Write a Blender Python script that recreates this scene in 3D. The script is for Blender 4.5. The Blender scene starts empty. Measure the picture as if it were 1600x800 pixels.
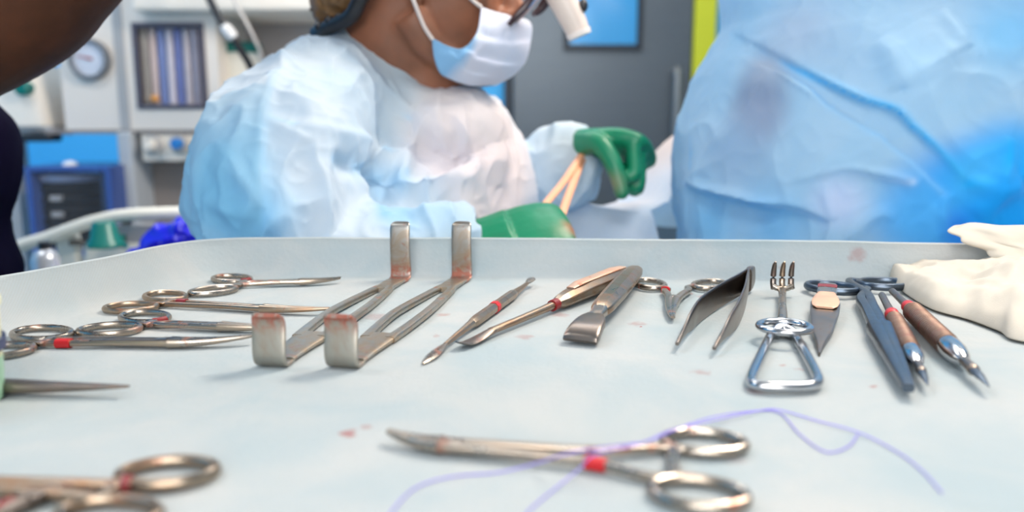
import bpy, bmesh, math, random
import numpy as np
from mathutils import Vector, Matrix, noise
from mathutils.bvhtree import BVHTree

random.seed(7)
SC = bpy.context.scene
COL = SC.collection

# ------------------------------------------------------------------ camera
F = 1250.0                      # focal length in pixels of the 1600 x 800 frame
H = 0.125                       # camera height above the tray
PITCH = math.atan(220.0 / F)
CAM = Vector((0, 0, H))
cd = bpy.data.cameras.new('camera')
cd.sensor_width = 36
cd.lens = F / 1600 * 36
cd.clip_start = 0.02
cd.dof.use_dof = True
cd.dof.focus_distance = 0.51
cd.dof.aperture_fstop = 4.4
cam = bpy.data.objects.new('camera', cd)
COL.objects.link(cam)
cam.location = CAM
cam.rotation_euler = (math.pi / 2 - PITCH, 0, 0)
SC.camera = cam

# ------------------------------------------------------------------ world, lights, exposure
w = bpy.data.worlds.new('world')
SC.world = w
w.use_nodes = True
w.node_tree.nodes['Background'].inputs[0].default_value = (0.75, 0.85, 1.0, 1)
w.node_tree.nodes['Background'].inputs[1].default_value = 0.14
SC.view_settings.view_transform = 'Standard'
SC.view_settings.look = 'None'
SC.view_settings.exposure = 0.27
SC.view_settings.gamma = 1.0
SC.view_settings.use_curve_mapping = False


def area(name, loc, target, size, power, color, shape='RECTANGLE', size_y=None):
    l = bpy.data.lights.new(name, 'AREA')
    l.energy = power
    l.color = color
    l.shape = shape
    l.size = size
    if shape in ('RECTANGLE', 'ELLIPSE'):
        l.size_y = size_y or size
    o = bpy.data.objects.new(name, l)
    COL.objects.link(o)
    o.location = loc
    d = Vector(target) - Vector(loc)
    o.rotation_euler = d.to_track_quat('-Z', 'Y').to_euler()
    return o


PANELS = [(-1.3, 0.55), (0.1, 2.3), (1.2, 0.3), (-1.2, 2.3), (0.0, -1.6)]
for (x, y), pw in zip(PANELS, (13, 10, 7, 14, 30)):
    area('ceiling_panel_light', (x, y, 1.915), (x, y, 0), 1.1, pw, (1.0, 0.985, 0.96), size_y=0.55)
# added fill light behind the camera, brightens the tray lip
area('added_fill_light', (-0.1, -2.22, 0.72), (-0.1, 1.0, 0.55), 1.9, 31, (1.0, 0.985, 0.965), size_y=1.1)
LAMP = Vector((0.66, 1.00, 1.08))
LAMP_AIM = Vector((0.02, 0.80, 0.08))
area('surgical_lamp_light', LAMP + (LAMP_AIM - LAMP).normalized() * 0.06, LAMP_AIM, 0.46, 21, (1.0, 0.87, 0.73), 'DISK')


# ------------------------------------------------------------------ pixel -> point on a real surface
def ray(px, py):
    u = (px - 800) / F
    v = (400 - py) / F
    c, s = math.cos(PITCH), math.sin(PITCH)
    return Vector((u, c + v * s, -s + v * c))


def T(px, py, z=0.0):
    d = ray(px, py)
    return CAM + d * ((z - H) / d.z)


def D(px, py, Y):
    d = ray(px, py)
    return CAM + d * (Y / d.y)


# ------------------------------------------------------------------ mesh helpers
def cr(pts, n):
    """Catmull-Rom through pts (any dimension), n samples."""
    P = np.array([list(p) for p in pts], float)
    if len(P) == 2:
        t = np.linspace(0, 1, n)[:, None]
        return P[0] * (1 - t) + P[1] * t
    Q = np.vstack([2 * P[0] - P[1], P, 2 * P[-1] - P[-2]])
    out = []
    m = len(P) - 1
    for i in range(n):
        s = i / (n - 1) * m
        k = min(int(s), m - 1)
        t = s - k
        p0, p1, p2, p3 = Q[k], Q[k + 1], Q[k + 2], Q[k + 3]
        out.append(0.5 * (2 * p1 + (p2 - p0) * t + (2 * p0 - 5 * p1 + 4 * p2 - p3) * t * t + (3 * p1 - p0 - 3 * p2 + p3) * t ** 3))
    return np.array(out)


class MB:
    def __init__(self):
        self.v = []
        self.f = []

    def add(self, vs, fs, M=None):
        b = len(self.v)
        for p in vs:
            p = Vector(p)
            self.v.append(M @ p if M is not None else p)
        for f in fs:
            self.f.append(tuple(i + b for i in f))
        return self

    def sweep(self, path, rx, rz=None, n=12, up=(0, 0, 1), side=None, power=2.0, closed=False, cap=True, res=None, M=None):
        """path: list of 3D points; rx / rz: number or list (half width / half height)."""
        k = len(path)
        rx = [rx] * k if not hasattr(rx, '__len__') else list(rx)
        rz = rx if rz is None else ([rz] * k if not hasattr(rz, '__len__') else list(rz))
        rows = [list(p) + [a, b] for p, a, b in zip(path, rx, rz)]
        if res:
            rows = cr(rows, res)
        rows = np.array(rows, float)
        k = len(rows)
        vs, fs = [], []
        up = Vector(up)
        for i in range(k):
            p = Vector(rows[i][:3])
            if closed:
                t = Vector(rows[(i + 1) % k][:3]) - Vector(rows[i - 1][:3])
            else:
                t = Vector(rows[min(i + 1, k - 1)][:3]) - Vector(rows[max(i - 1, 0)][:3])
            if t.length < 1e-12:
                t = Vector((0, 0, 1))
            t.normalize()
            if side is not None:
                s = Vector(side)
                s = (s - t * s.dot(t)).normalized()
            else:
                s = t.cross(up)
                if s.length < 1e-4:
                    s = t.cross(Vector((0, 1, 0)))
                s.normalize()
            u = s.cross(t)
            for j in range(n):
                a = 2 * math.pi * (j + 0.5) / n
                c, d = math.cos(a), math.sin(a)
                if power != 2:
                    c = math.copysign(abs(c) ** (2 / power), c)
                    d = math.copysign(abs(d) ** (2 / power), d)
                vs.append(p + s * (c * rows[i][3]) + u * (d * rows[i][4]))
        m = k if closed else k - 1
        for i in range(m):
            for j in range(n):
                a, b = i * n + j, i * n + (j + 1) % n
                c, d = ((i + 1) % k) * n + (j + 1) % n, ((i + 1) % k) * n + j
                fs.append((a, d, c, b))
        if cap and not closed:
            fs.append(tuple(range(n)))
            fs.append(tuple(reversed(range((k - 1) * n, k * n))))
        return self.add(vs, fs, M)

    def box(self, lo, hi, M=None):
        (a, b, c), (d, e, f) = lo, hi
        vs = [(a, b, c), (d, b, c), (d, e, c), (a, e, c), (a, b, f), (d, b, f), (d, e, f), (a, e, f)]
        return self.add(vs, [(0, 3, 2, 1), (4, 5, 6, 7), (0, 1, 5, 4), (1, 2, 6, 5), (2, 3, 7, 6), (3, 0, 4, 7)], M)

    def ellipsoid(self, c, r, nu=20, nv=12, M=None):
        vs, fs = [], []
        c = Vector(c)
        vs.append(c + Vector((0, 0, r[2])))
        for i in range(1, nv):
            th = math.pi * i / nv
            for j in range(nu):
                ph = 2 * math.pi * j / nu
                vs.append(c + Vector((r[0] * math.sin(th) * math.cos(ph), r[1] * math.sin(th) * math.sin(ph), r[2] * math.cos(th))))
        vs.append(c - Vector((0, 0, r[2])))
        for j in range(nu):
            fs.append((0, 1 + j, 1 + (j + 1) % nu))
            fs.append((len(vs) - 1, 1 + (nv - 2) * nu + (j + 1) % nu, 1 + (nv - 2) * nu + j))
        for i in range(nv - 2):
            for j in range(nu):
                a, b = 1 + i * nu + j, 1 + i * nu + (j + 1) % nu
                fs.append((a, a + nu, b + nu, b))
        return self.add(vs, fs, M)

    def lathe(self, prof, c=(0, 0, 0), n=24, axis='Z', M=None):
        """prof: list of (radius, height)."""
        vs, fs = [], []
        c = Vector(c)
        for (r, h) in prof:
            for j in range(n):
                a = 2 * math.pi * j / n
                if axis == 'Z':
                    p = Vector((r * math.cos(a), r * math.sin(a), h))
                elif axis == 'Y':
                    p = Vector((r * math.cos(a), h, -r * math.sin(a)))
                else:
                    p = Vector((h, r * math.cos(a), r * math.sin(a)))
                vs.append(c + p)
        for i in range(len(prof) - 1):
            for j in range(n):
                a, b = i * n + j, i * n + (j + 1) % n
                fs.append((a, b, b + n, a + n))
        fs.append(tuple(reversed(range(n))))
        fs.append(tuple(range((len(prof) - 1) * n, len(prof) * n)))
        return self.add(vs, fs, M)

    def grid(self, P, closed_u=False):
        """P[i][j] points."""
        vs, fs = [], []
        nu, nv = len(P), len(P[0])
        for r in P:
            vs += [Vector(p) for p in r]
        for i in range(nu if closed_u else nu - 1):
            for j in range(nv - 1):
                a, b = i * nv + j, ((i + 1) % nu) * nv + j
                fs.append((a, b, b + 1, a + 1))
        return self.add(vs, fs)

    def mesh(self, name):
        me = bpy.data.meshes.new(name)
        me.from_pydata([tuple(p) for p in self.v], [], self.f)
        me.validate()
        return me

    def build(self, name, mat, parent=None, local=False, smooth=35, bevel=0, solid=0, subsurf=0, recalc=True):
        M = None
        if parent is not None and not local:
            M = root_matrix(parent).inverted()
        if M is not None:
            self.v = [M @ Vector(p) for p in self.v]
        me = self.mesh(name)
        if recalc:
            bm = bmesh.new()
            bm.from_mesh(me)
            bmesh.ops.recalc_face_normals(bm, faces=bm.faces)
            bm.to_mesh(me)
            bm.free()
        if smooth:
            me.polygons.foreach_set('use_smooth', [True] * len(me.polygons))
            me.set_sharp_from_angle(angle=math.radians(smooth))
        o = bpy.data.objects.new(name, me)
        COL.objects.link(o)
        if mat is not None:
            me.materials.append(mat)
        if parent is not None:
            o.parent = parent
        if solid:
            m = o.modifiers.new('solid', 'SOLIDIFY')
            m.thickness = solid
            m.offset = 0
        if bevel:
            m = o.modifiers.new('bevel', 'BEVEL')
            m.width = bevel
            m.segments = 2
            m.limit_method = 'ANGLE'
            m.angle_limit = math.radians(40)
        if subsurf:
            m = o.modifiers.new('sub', 'SUBSURF')
            m.levels = m.render_levels = subsurf
        return o


ROOTM = {}


def root_matrix(o):
    while o.parent is not None:
        o = o.parent
    return ROOTM.get(o.name, Matrix.Identity(4))


def tag(o, label, cat, group=None):
    o['label'] = label
    o['category'] = cat
    if group:
        o['group'] = group
    return o


def thing(name, label, cat, M=None, loc=None, group=None):
    o = bpy.data.objects.new(name, None)
    o.empty_display_size = 0.02
    COL.objects.link(o)
    if M is None:
        M = Matrix.Translation(Vector(loc if loc is not None else (0, 0, 0)))
    o.matrix_world = M
    ROOTM[o.name] = M.copy()
    return tag(o, label, cat, group)


def struct(o):
    o['kind'] = 'structure'
    return o


def frame(a, b, z=0.0):
    """Frame at a, x axis towards b (horizontal), z up."""
    a, b = Vector(a), Vector(b)
    x = b - a
    x.z = 0
    x.normalize()
    zz = Vector((0, 0, 1))
    y = zz.cross(x)
    M = Matrix(((x.x, y.x, 0, a.x), (x.y, y.y, 0, a.y), (0, 0, 1, z), (0, 0, 0, 1)))
    return M


def frame3(o, x, up=(0, 0, 1)):
    x = Vector(x).normalized()
    y = Vector(up).cross(x).normalized()
    z = x.cross(y)
    return Matrix(((x.x, y.x, z.x, o[0]), (x.y, y.y, z.y, o[1]), (x.z, y.z, z.z, o[2]), (0, 0, 0, 1)))


def blob(mb, voxel, smooth=4):
    """Union of closed shapes as one continuous surface -> (verts, faces)."""
    me = mb.mesh('tmp')
    o = bpy.data.objects.new('tmp', me)
    COL.objects.link(o)
    m = o.modifiers.new('r', 'REMESH')
    m.mode = 'VOXEL'
    m.voxel_size = voxel
    if smooth:
        m = o.modifiers.new('s', 'SMOOTH')
        m.factor = 0.5
        m.iterations = smooth
    dg = bpy.context.evaluated_depsgraph_get()
    ev = o.evaluated_get(dg)
    em = ev.to_mesh()
    n = len(em.vertices)
    co = np.empty(n * 3)
    em.vertices.foreach_get('co', co)
    fs = [tuple(p.vertices) for p in em.polygons]
    ev.to_mesh_clear()
    bpy.data.objects.remove(o)
    bpy.data.meshes.remove(me)
    return co.reshape(-1, 3), fs


def normals(V, fs):
    me = bpy.data.meshes.new('n')
    me.from_pydata(V.tolist(), [], fs)
    me.update()
    N = np.empty(len(V) * 3)
    me.vertices.foreach_get('normal', N)
    bpy.data.meshes.remove(me)
    return N.reshape(-1, 3)


def cast(bvh, pxs):
    out = []
    for (px, py) in pxs:
        h = bvh.ray_cast(CAM, ray(px, py).normalized())
        if h[0] is not None:
            out.append(h[0])
    return out


def crease(V, N, line, width, amp, step=0.0, stepw=None, taper=True):
    """Raise a ridge (amp) and, on one side of it, a layer (step) along a 3D polyline."""
    if len(line) < 2:
        return V
    L = cr(line, max(20, 50 * len(line)))
    V0, N0 = V, N
    mg = max(width * 3.5, (stepw or width * 6) * 2.6 if step else 0)
    sel = np.where(np.all((V > L.min(0) - mg) & (V < L.max(0) + mg), axis=1))[0]
    V, N = V[sel], N[sel]
    tang = np.gradient(L, axis=0)
    tang /= np.linalg.norm(tang, axis=1)[:, None] + 1e-12
    s = np.linspace(0, 1, len(L))
    best = np.full(len(V), 1e9)
    idx = np.zeros(len(V), int)
    for i in range(len(L)):
        d = np.sum((V - L[i]) ** 2, axis=1)
        m = d < best
        best[m] = d[m]
        idx[m] = i
    d = np.sqrt(best)
    tp = np.sin(np.pi * np.clip(s, 0.0, 1.0)) ** 0.5 if taper else np.ones(len(L))
    a = amp * np.exp(-(d / width) ** 2) * tp[idx]
    if step:
        sw = stepw or width * 6
        sd = np.cross(tang[idx], N)
        sg = np.sum((V - L[idx]) * sd, axis=1)
        a += step * (0.5 + 0.5 * np.tanh(sg / (width * 0.5))) * np.exp(-(d / sw) ** 2) * tp[idx]
    V0 = V0.copy()
    V0[sel] = V + N * a[:, None]
    return V0


def refine(V, fs, test):
    """Split the faces whose centre passes the test into four."""
    bm = bmesh.new()
    vs = [bm.verts.new(p) for p in V.tolist()]
    for f in fs:
        try:
            bm.faces.new([vs[i] for i in f])
        except ValueError:
            pass
    sel = set()
    for f in bm.faces:
        if test(f.calc_center_median()):
            sel.update(f.edges)
    bmesh.ops.subdivide_edges(bm, edges=list(sel), cuts=1, use_grid_fill=True)
    bm.verts.index_update()
    V2 = np.array([tuple(v.co) for v in bm.verts])
    f2 = [tuple(v.index for v in f.verts) for f in bm.faces]
    bm.free()
    return V2, f2


def wrinkle(V, N, scale, amp, stretch=(1, 1, 1), seed=0, ridge=True, mask=None):
    st = np.array(stretch) * scale
    P = V * st + seed * 17.3
    a = np.empty(len(V))
    for i in range(len(V)):
        x = noise.noise(Vector(P[i]))
        a[i] = (1 - abs(x) * 2) if ridge else x
    if ridge:
        a = np.sign(a) * np.abs(a) ** 2.0 - 0.35
    if mask is not None:
        a = a * mask
    return V + N * (a * amp)[:, None]


def from_np(V, fs):
    m = MB()
    m.v = [Vector(p) for p in V]
    m.f = fs
    return m


# ------------------------------------------------------------------ materials
def nt(name):
    m = bpy.data.materials.new(name)
    m.use_nodes = True
    t = m.node_tree
    return m, t, t.nodes['Principled BSDF']


def N_(t, kind, **kw):
    n = t.nodes.new(kind)
    for k, v in kw.items():
        if k.startswith('i_'):
            n.inputs[k[2:].replace('_', ' ')].default_value = v
        else:
            setattr(n, k, v)
    return n


def coords(t, scale=(1, 1, 1)):
    tc = N_(t, 'ShaderNodeTexCoord')
    mp = N_(t, 'ShaderNodeMapping')
    mp.inputs['Scale'].default_value = scale
    t.links.new(tc.outputs['Object'], mp.inputs[0])
    return mp.outputs[0]


def noise_tex(t, vec, scale, detail=4, rough=0.5, dist=0.0):
    n = N_(t, 'ShaderNodeTexNoise')
    n.inputs['Scale'].default_value = scale
    n.inputs['Detail'].default_value = detail
    n.inputs['Roughness'].default_value = rough
    n.inputs['Distortion'].default_value = dist
    t.links.new(vec, n.inputs['Vector'])
    return n.outputs['Fac']


def ramp(t, fac, stops):
    r = N_(t, 'ShaderNodeValToRGB')
    e = r.color_ramp.elements
    while len(e) < len(stops):
        e.new(0.5)
    for x, (p, c) in zip(e, stops):
        x.position = p
        x.color = (c, c, c, 1) if not hasattr(c, '__len__') else (*c, 1)
    t.links.new(fac, r.inputs[0])
    return r.outputs[0]


def mixc(t, fac, a, b):
    m = N_(t, 'ShaderNodeMix', data_type='RGBA')
    if hasattr(fac, 'links') or not isinstance(fac, (int, float)):
        t.links.new(fac, m.inputs[0])
    else:
        m.inputs[0].default_value = fac
    for k, c in ((6, a), (7, b)):
        if isinstance(c, tuple):
            m.inputs[k].default_value = (*c, 1)
        else:
            t.links.new(c, m.inputs[k])
    return m.outputs[2]


def bump(t, bs, h, strength, dist):
    b = N_(t, 'ShaderNodeBump')
    b.inputs['Strength'].default_value = strength
    b.inputs['Distance'].default_value = dist
    t.links.new(h, b.inputs['Height'])
    t.links.new(b.outputs[0], bs.inputs['Normal'])


def plain(name, col, rough=0.5, metal=0.0, var=0.06, scale=30.0, emit=None, spec=0.5, bumpd=0.0):
    m, t, b = nt(name)
    v = coords(t)
    f = noise_tex(t, v, scale)
    lo = tuple(max(0, c * (1 - var)) for c in col)
    hi = tuple(min(1, c * (1 + var)) for c in col)
    t.links.new(mixc(t, f, lo, hi), b.inputs['Base Color'])
    b.inputs['Roughness'].default_value = rough
    b.inputs['Metallic'].default_value = metal
    b.inputs['Specular IOR Level'].default_value = spec
    if emit:
        b.inputs['Emission Color'].default_value = (*col, 1)
        b.inputs['Emission Strength'].default_value = emit
    if bumpd:
        bump(t, b, f, 0.6, bumpd)
    return m


def steel(name, col=(0.35, 0.315, 0.275), rough=0.24, stain=0.45, scol=(0.30, 0.07, 0.03), film=0.4, fcol=(0.55, 0.36, 0.22), scale=90.0, smear=None):
    """Polished steel with a dried film and blood stains."""
    m, t, b = nt(name)
    v = coords(t)
    f1 = noise_tex(t, v, scale, 5, 0.6, 0.6)
    f2 = noise_tex(t, v, scale * 0.55, 4, 0.65, 1.0)
    fm = ramp(t, f2, [(0.42, 0.0), (0.72, film)])
    sm = ramp(t, f1, [(0.68 - stain * 0.22, 0.0), (0.78 - stain * 0.20, min(1.0, stain * 1.7))])
    c = mixc(t, fm, col, fcol)
    if smear:                       # dried blood gathered over one stretch of the blade
        sx = N_(t, 'ShaderNodeSeparateXYZ')
        t.links.new(v, sx.inputs[0])
        mr = N_(t, 'ShaderNodeMapRange', interpolation_type='SMOOTHSTEP')
        mr.inputs['From Min'].default_value = smear[0]
        mr.inputs['From Max'].default_value = smear[1]
        t.links.new(sx.outputs['Z'], mr.inputs['Value'])
        f9 = noise_tex(t, v, 210, 4, 0.6, 0.8)
        ad = N_(t, 'ShaderNodeMath', operation='MULTIPLY')
        t.links.new(mr.outputs[0], ad.inputs[0])
        t.links.new(ramp(t, f9, [(0.40, 0.12), (0.56, 0.95)]), ad.inputs[1])
        mx = N_(t, 'ShaderNodeMath', operation='MAXIMUM')
        t.links.new(sm, mx.inputs[0])
        t.links.new(ad.outputs[0], mx.inputs[1])
        sm = mx.outputs[0]
    c = mixc(t, sm, c, scol)
    t.links.new(c, b.inputs['Base Color'])
    mt = N_(t, 'ShaderNodeMath', operation='MULTIPLY_ADD')
    t.links.new(sm, mt.inputs[0])
    mt.inputs[1].default_value = -0.85
    mt.inputs[2].default_value = 1.0
    t.links.new(mt.outputs[0], b.inputs['Metallic'])
    rr = N_(t, 'ShaderNodeMapRange')
    rr.inputs['To Min'].default_value = rough * 0.75
    rr.inputs['To Max'].default_value = rough * 1.6
    t.links.new(f2, rr.inputs['Value'])
    t.links.new(rr.outputs[0], b.inputs['Roughness'])
    return m


def fabric(name, c1, c2, scale=9.0, rough=0.85, trans=0.35, tcol=None, weave=900.0, wb=0.0002, attr=False, spots=None):
    """Thin nonwoven cloth that lets light through."""
    m, t, b = nt(name)
    v = coords(t)
    f = noise_tex(t, v, scale, 5, 0.6, 0.4)
    c = mixc(t, ramp(t, f, [(0.35, 0.0), (0.65, 1.0)]), c1, c2)
    if attr:
        a = N_(t, 'ShaderNodeAttribute', attribute_name='tone')
        c = mixc(t, a.outputs['Alpha'], c, a.outputs['Color'])
    t.links.new(c, b.inputs['Base Color'])
    b.inputs['Roughness'].default_value = rough
    b.inputs['Specular IOR Level'].default_value = 0.25
    b.inputs['Sheen Weight'].default_value = 0.15
    f2 = noise_tex(t, v, weave, 3)
    bump(t, b, f2, 0.5, wb)
    tr = N_(t, 'ShaderNodeBsdfTranslucent')
    if tcol:
        tr.inputs['Color'].default_value = (*tcol, 1)
    else:
        t.links.new(c, tr.inputs['Color'])
    mx = N_(t, 'ShaderNodeMixShader')
    mx.inputs[0].default_value = trans
    t.links.new(b.outputs[0], mx.inputs[1])
    t.links.new(tr.outputs[0], mx.inputs[2])
    t.links.new(mx.outputs[0], t.nodes['Material Output'].inputs[0])
    return m


def skin_mat(name, col, red, spec=.4):
    m, t, b = nt(name)
    v = coords(t)
    f = noise_tex(t, v, 22, 5, 0.6)
    t.links.new(mixc(t, ramp(t, f, [(0.4, 0.0), (0.7, 1.0)]), col, red), b.inputs['Base Color'])
    b.inputs['Roughness'].default_value = 0.5
    b.inputs['Specular IOR Level'].default_value = spec
    b.inputs['Subsurface Weight'].default_value = 0.12
    b.inputs['Subsurface Radius'].default_value = (0.02, 0.008, 0.004)
    b.inputs['Subsurface Scale'].default_value = 0.3
    bump(t, b, noise_tex(t, v, 600, 3), 0.3, 0.0003)
    return m


STEEL = steel('steel')
STEEL_CLEAN = steel('steel_clean', stain=0.18, film=0.15, rough=0.15, col=(0.50, 0.52, 0.55))
STEEL_RETR = steel('steel_retractor', col=(0.40, 0.38, 0.34), rough=0.30, stain=0.42, scol=(0.30, 0.085, 0.045), film=0.8, fcol=(0.44, 0.29, 0.16), scale=120)
STEEL_TAN = steel('steel_tan', col=(0.35, 0.28, 0.215), rough=0.27, stain=0.40, scol=(0.30, 0.09, 0.04), film=0.85, fcol=(0.36, 0.20, 0.11), scale=130)
STEEL_DARK = steel('steel_dark', col=(0.21, 0.18, 0.16), rough=0.28, stain=0.35, scol=(0.18, 0.05, 0.03), film=0.5, fcol=(0.30, 0.21, 0.15))
STEEL_BLADE = steel('steel_blade', col=(0.42, 0.395, 0.345), rough=0.36, stain=0.40, scol=(0.32, 0.085, 0.05), film=0.9, fcol=(0.30, 0.19, 0.10), scale=85, smear=(.017, .026))
STEEL_FAR = steel('steel_far_blade', col=(0.34, 0.33, 0.31), rough=0.33, stain=0.40, scol=(0.28, 0.08, 0.045), film=0.8, fcol=(0.30, 0.19, 0.10), scale=95, smear=(.017, .007))
BLACKSTEEL = steel('black_steel', col=(0.10, 0.13, 0.17), rough=0.26, stain=0.2, scol=(0.10, 0.03, 0.03), film=0.3, fcol=(0.12, 0.11, 0.11))
RED = plain('red_tape', (0.50, 0.008, 0.012), 0.4)
DKRED = plain('dark_red_tape', (0.19, 0.008, 0.010), 0.4)
BLACK = plain('black_plastic', (0.015, 0.015, 0.018), 0.4)

# ------------------------------------------------------------------ the room
ZF, ZC = -0.95, 1.95
XL, XR, YB, YF = -2.6, 2.4, 3.6, -2.3
WALL_BLUE = plain('wall_blue', (0.065, 0.47, 0.90), 0.55, var=0.04, scale=3)
WALL_WHITE = plain('wall_white', (0.40, 0.44, 0.47), 0.6, var=0.03, scale=3)
CEIL = plain('ceiling_grey', (0.42, 0.43, 0.44), 0.8, var=0.03)
FLOORM = plain('floor_vinyl', (0.30, 0.40, 0.44), 0.35, var=0.12, scale=14)


def wall(name, lo, hi, mat):
    return struct(MB().box(lo, hi).build(name, mat, smooth=0))


wall('floor', (XL - .1, YF - .1, ZF - .1), (XR + .1, YB + .1, ZF), FLOORM)
wall('ceiling', (XL - .1, YF - .1, ZC), (XR + .1, YB + .1, ZC + .1), CEIL)
wall('wall_back', (XL - .1, YB, ZF), (XR + .1, YB + .1, ZC), WALL_BLUE)
wall('wall_left', (XL - .1, YF, ZF), (XL, YB, ZC), WALL_BLUE)
wall('wall_right', (XR, YF, ZF), (XR + .1, YB, ZC), WALL_WHITE)
wall('wall_front', (XL - .1, YF - .1, ZF), (XR + .1, YF, ZC), plain('wall_grey', (.42, .42, .42), .6, var=.04, scale=3))
SKIRT = plain('skirting_grey', (0.35, 0.40, 0.44), 0.5)
for nm, lo, hi in (('baseboard_left', (XL, YF, ZF), (XL + .015, YB, ZF + .1)),
                   ('baseboard_back', (XL, YB - .015, ZF), (-0.05, YB, ZF + .1)),
                   ('baseboard_right', (XR - .015, YF, ZF), (XR, YB, ZF + .1))):
    wall(nm, lo, hi, SKIRT)

# ceiling light panels
DIFF = plain('panel_diffuser', (1.0, 0.98, 0.96), 0.4, emit=1.6, var=0.0)
FRM = plain('panel_frame', (0.8, 0.8, 0.8), 0.4)
PANEL_LABELS = ['square ceiling light panel above the anaesthesia machine', 'ceiling light panel above the grey door',
                'ceiling light panel above the gowned assistant', 'ceiling light panel in the far corner by the blue wall',
                'ceiling light panel over the near end of the room']
for (x, y), lb in zip(PANELS, PANEL_LABELS):
    r = thing('ceiling_light', lb, 'lamp', loc=(x, y, ZC), group='ceiling light panels')
    MB().box((x - .6, y - .32, ZC - .02), (x + .6, y + .32, ZC)).build('frame', FRM, r, smooth=0, bevel=.004)
    MB().box((x - .56, y - .285, ZC - .028), (x + .56, y + .285, ZC - .019)).build('diffuser', DIFF, r, smooth=0)

# surgical lamp above the operating field (its own light is set at the top)
r = thing('surgical_lamp', 'round surgical lamp on a ceiling arm above the operating field', 'lamp', loc=LAMP)
ax = (LAMP_AIM - LAMP).normalized()
Mx = frame3(LAMP, ax, (0, 0, 1))
MB().lathe([(0.05, -.11), (0.20, -.08), (0.265, -.02), (0.27, .03), (0.25, .035)], axis='X', n=40, M=Mx).build('housing', plain('lamp_white', (.8, .8, .8), .3), r)
MB().lathe([(0.245, .034), (0.245, .04)], axis='X', n=40, M=Mx).build('lens', plain('lamp_lens', (1, .95, .88), .2, emit=4.0, var=0), r)
MB().sweep([LAMP - ax * .1, LAMP - ax * .22, Vector((LAMP.x + .25, LAMP.y + .25, 1.55)), Vector((LAMP.x + .25, LAMP.y + .25, ZC))], .022, res=24).build('arm', plain('lamp_arm', (.75, .75, .75), .35), r)

# unseen glowing window, added behind the camera as fill for the tray lip
struct(MB().box((-1.05, YF, .17), (.85, YF + .02, 1.27)).build('added_fill_window', plain('fill_window_glow', (1, .985, .965), .3, emit=1.3, var=0), smooth=0))
for lo, hi in (((-1.10, YF, .12), (.90, YF + .05, .17)), ((-1.10, YF, 1.27), (.90, YF + .05, 1.32)), ((-1.10, YF, .17), (-1.05, YF + .05, 1.27)), ((.85, YF, .17), (.90, YF + .05, 1.27)), ((-.12, YF, .17), (-.08, YF + .05, 1.27))):
    o = MB().box(lo, hi).build('window_frame', FRM, smooth=0)  # frame bars of the added fill window
    o.parent = bpy.data.objects['added_fill_window']

# grey steel door with a blue window, yellow-green frame
m, t, b = nt('door_steel')
v = coords(t, (1.2, 1.2, 26))
f = noise_tex(t, v, 6, 4, 0.6)
t.links.new(mixc(t, f, (0.105, 0.13, 0.155), (0.145, 0.165, 0.185)), b.inputs['Base Color'])
b.inputs['Roughness'].default_value = 0.38
b.inputs['Metallic'].default_value = 0.55
DOORM = m
GREEN = plain('frame_lime', (0.78, 0.80, 0.03), 0.45, var=0.03)
GASKET = plain('gasket_dark', (0.012, 0.018, 0.03), 0.4)
PANE = plain('pane_blue', (0.075, 0.42, 0.82), 0.12, var=0.05, scale=2)


def rect(px0, py0, px1, py1, Y, lo=None):
    a = D(px0, py0, Y)
    b_ = D(px1, py1, Y)
    return min(a.x, b_.x), max(a.x, b_.x), min(a.z, b_.z), max(a.z, b_.z)


x0 = D(801, 100, YB).x
x1 = D(1077, 100, YB).x
door = struct(MB().box((x0, YB - .045, ZF + .005), (x1, YB - .002, 1.15)).build('door_1', DOORM, smooth=0, bevel=.004))
wx0, wx1, wz0, _ = rect(881, 0, 1002, 79, YB - .045)
wz1 = .95


def frame_ring(x0, x1, z0, z1, wd, y0, y1):
    mb = MB()
    mb.box((x0, y0, z0), (x1, y1, z0 + wd))
    mb.box((x0, y0, z1 - wd), (x1, y1, z1))
    mb.box((x0, y0, z0 + wd), (x0 + wd, y1, z1 - wd))
    mb.box((x1 - wd, y0, z0 + wd), (x1, y1, z1 - wd))
    return mb


frame_ring(wx0, wx1, wz0, wz1, .024, YB - .07, YB - .046).build('window_frame', GASKET, door, smooth=0, bevel=.004)
MB().box((wx0 + .024, YB - .056, wz0 + .024), (wx1 - .024, YB - .048, wz1 - .024)).build('window_pane', PANE, door, smooth=0)
hx = D(1057, 150, YB - .1).x
hz0, hz1 = D(1057, 232, YB - .1).z, D(1057, 108, YB - .1).z
HB = plain('handle_steel', (.34, .34, .33), .35, metal=.7)
mb = MB().sweep([(hx, YB - .046, hz1 - .012), (hx, YB - .09, hz1 - .012), (hx, YB - .105, hz1 - .03), (hx, YB - .105, hz0 + .03), (hx, YB - .09, hz0 + .012), (hx, YB - .046, hz0 + .012)], .017, res=40, side=(1, 0, 0))
mb.build('door_handle', HB, door)
gx0, gx1 = x1 + .004, D(1112, 100, YB).x
struct(MB().box((gx0, YB - .06, ZF), (gx1, YB, 1.15)).build('trim_1', GREEN, smooth=0, bevel=.006))
dx1 = x0 - .004
struct(MB().box((dx1 - .034, YB - .06, ZF), (dx1, YB, 1.15)).build('trim_2', GASKET, smooth=0, bevel=.004))
struct(MB().box((dx1 - .034, YB - .06, 1.152), (gx1, YB, 1.25)).build('trim_3', GREEN, smooth=0, bevel=.006))

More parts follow.
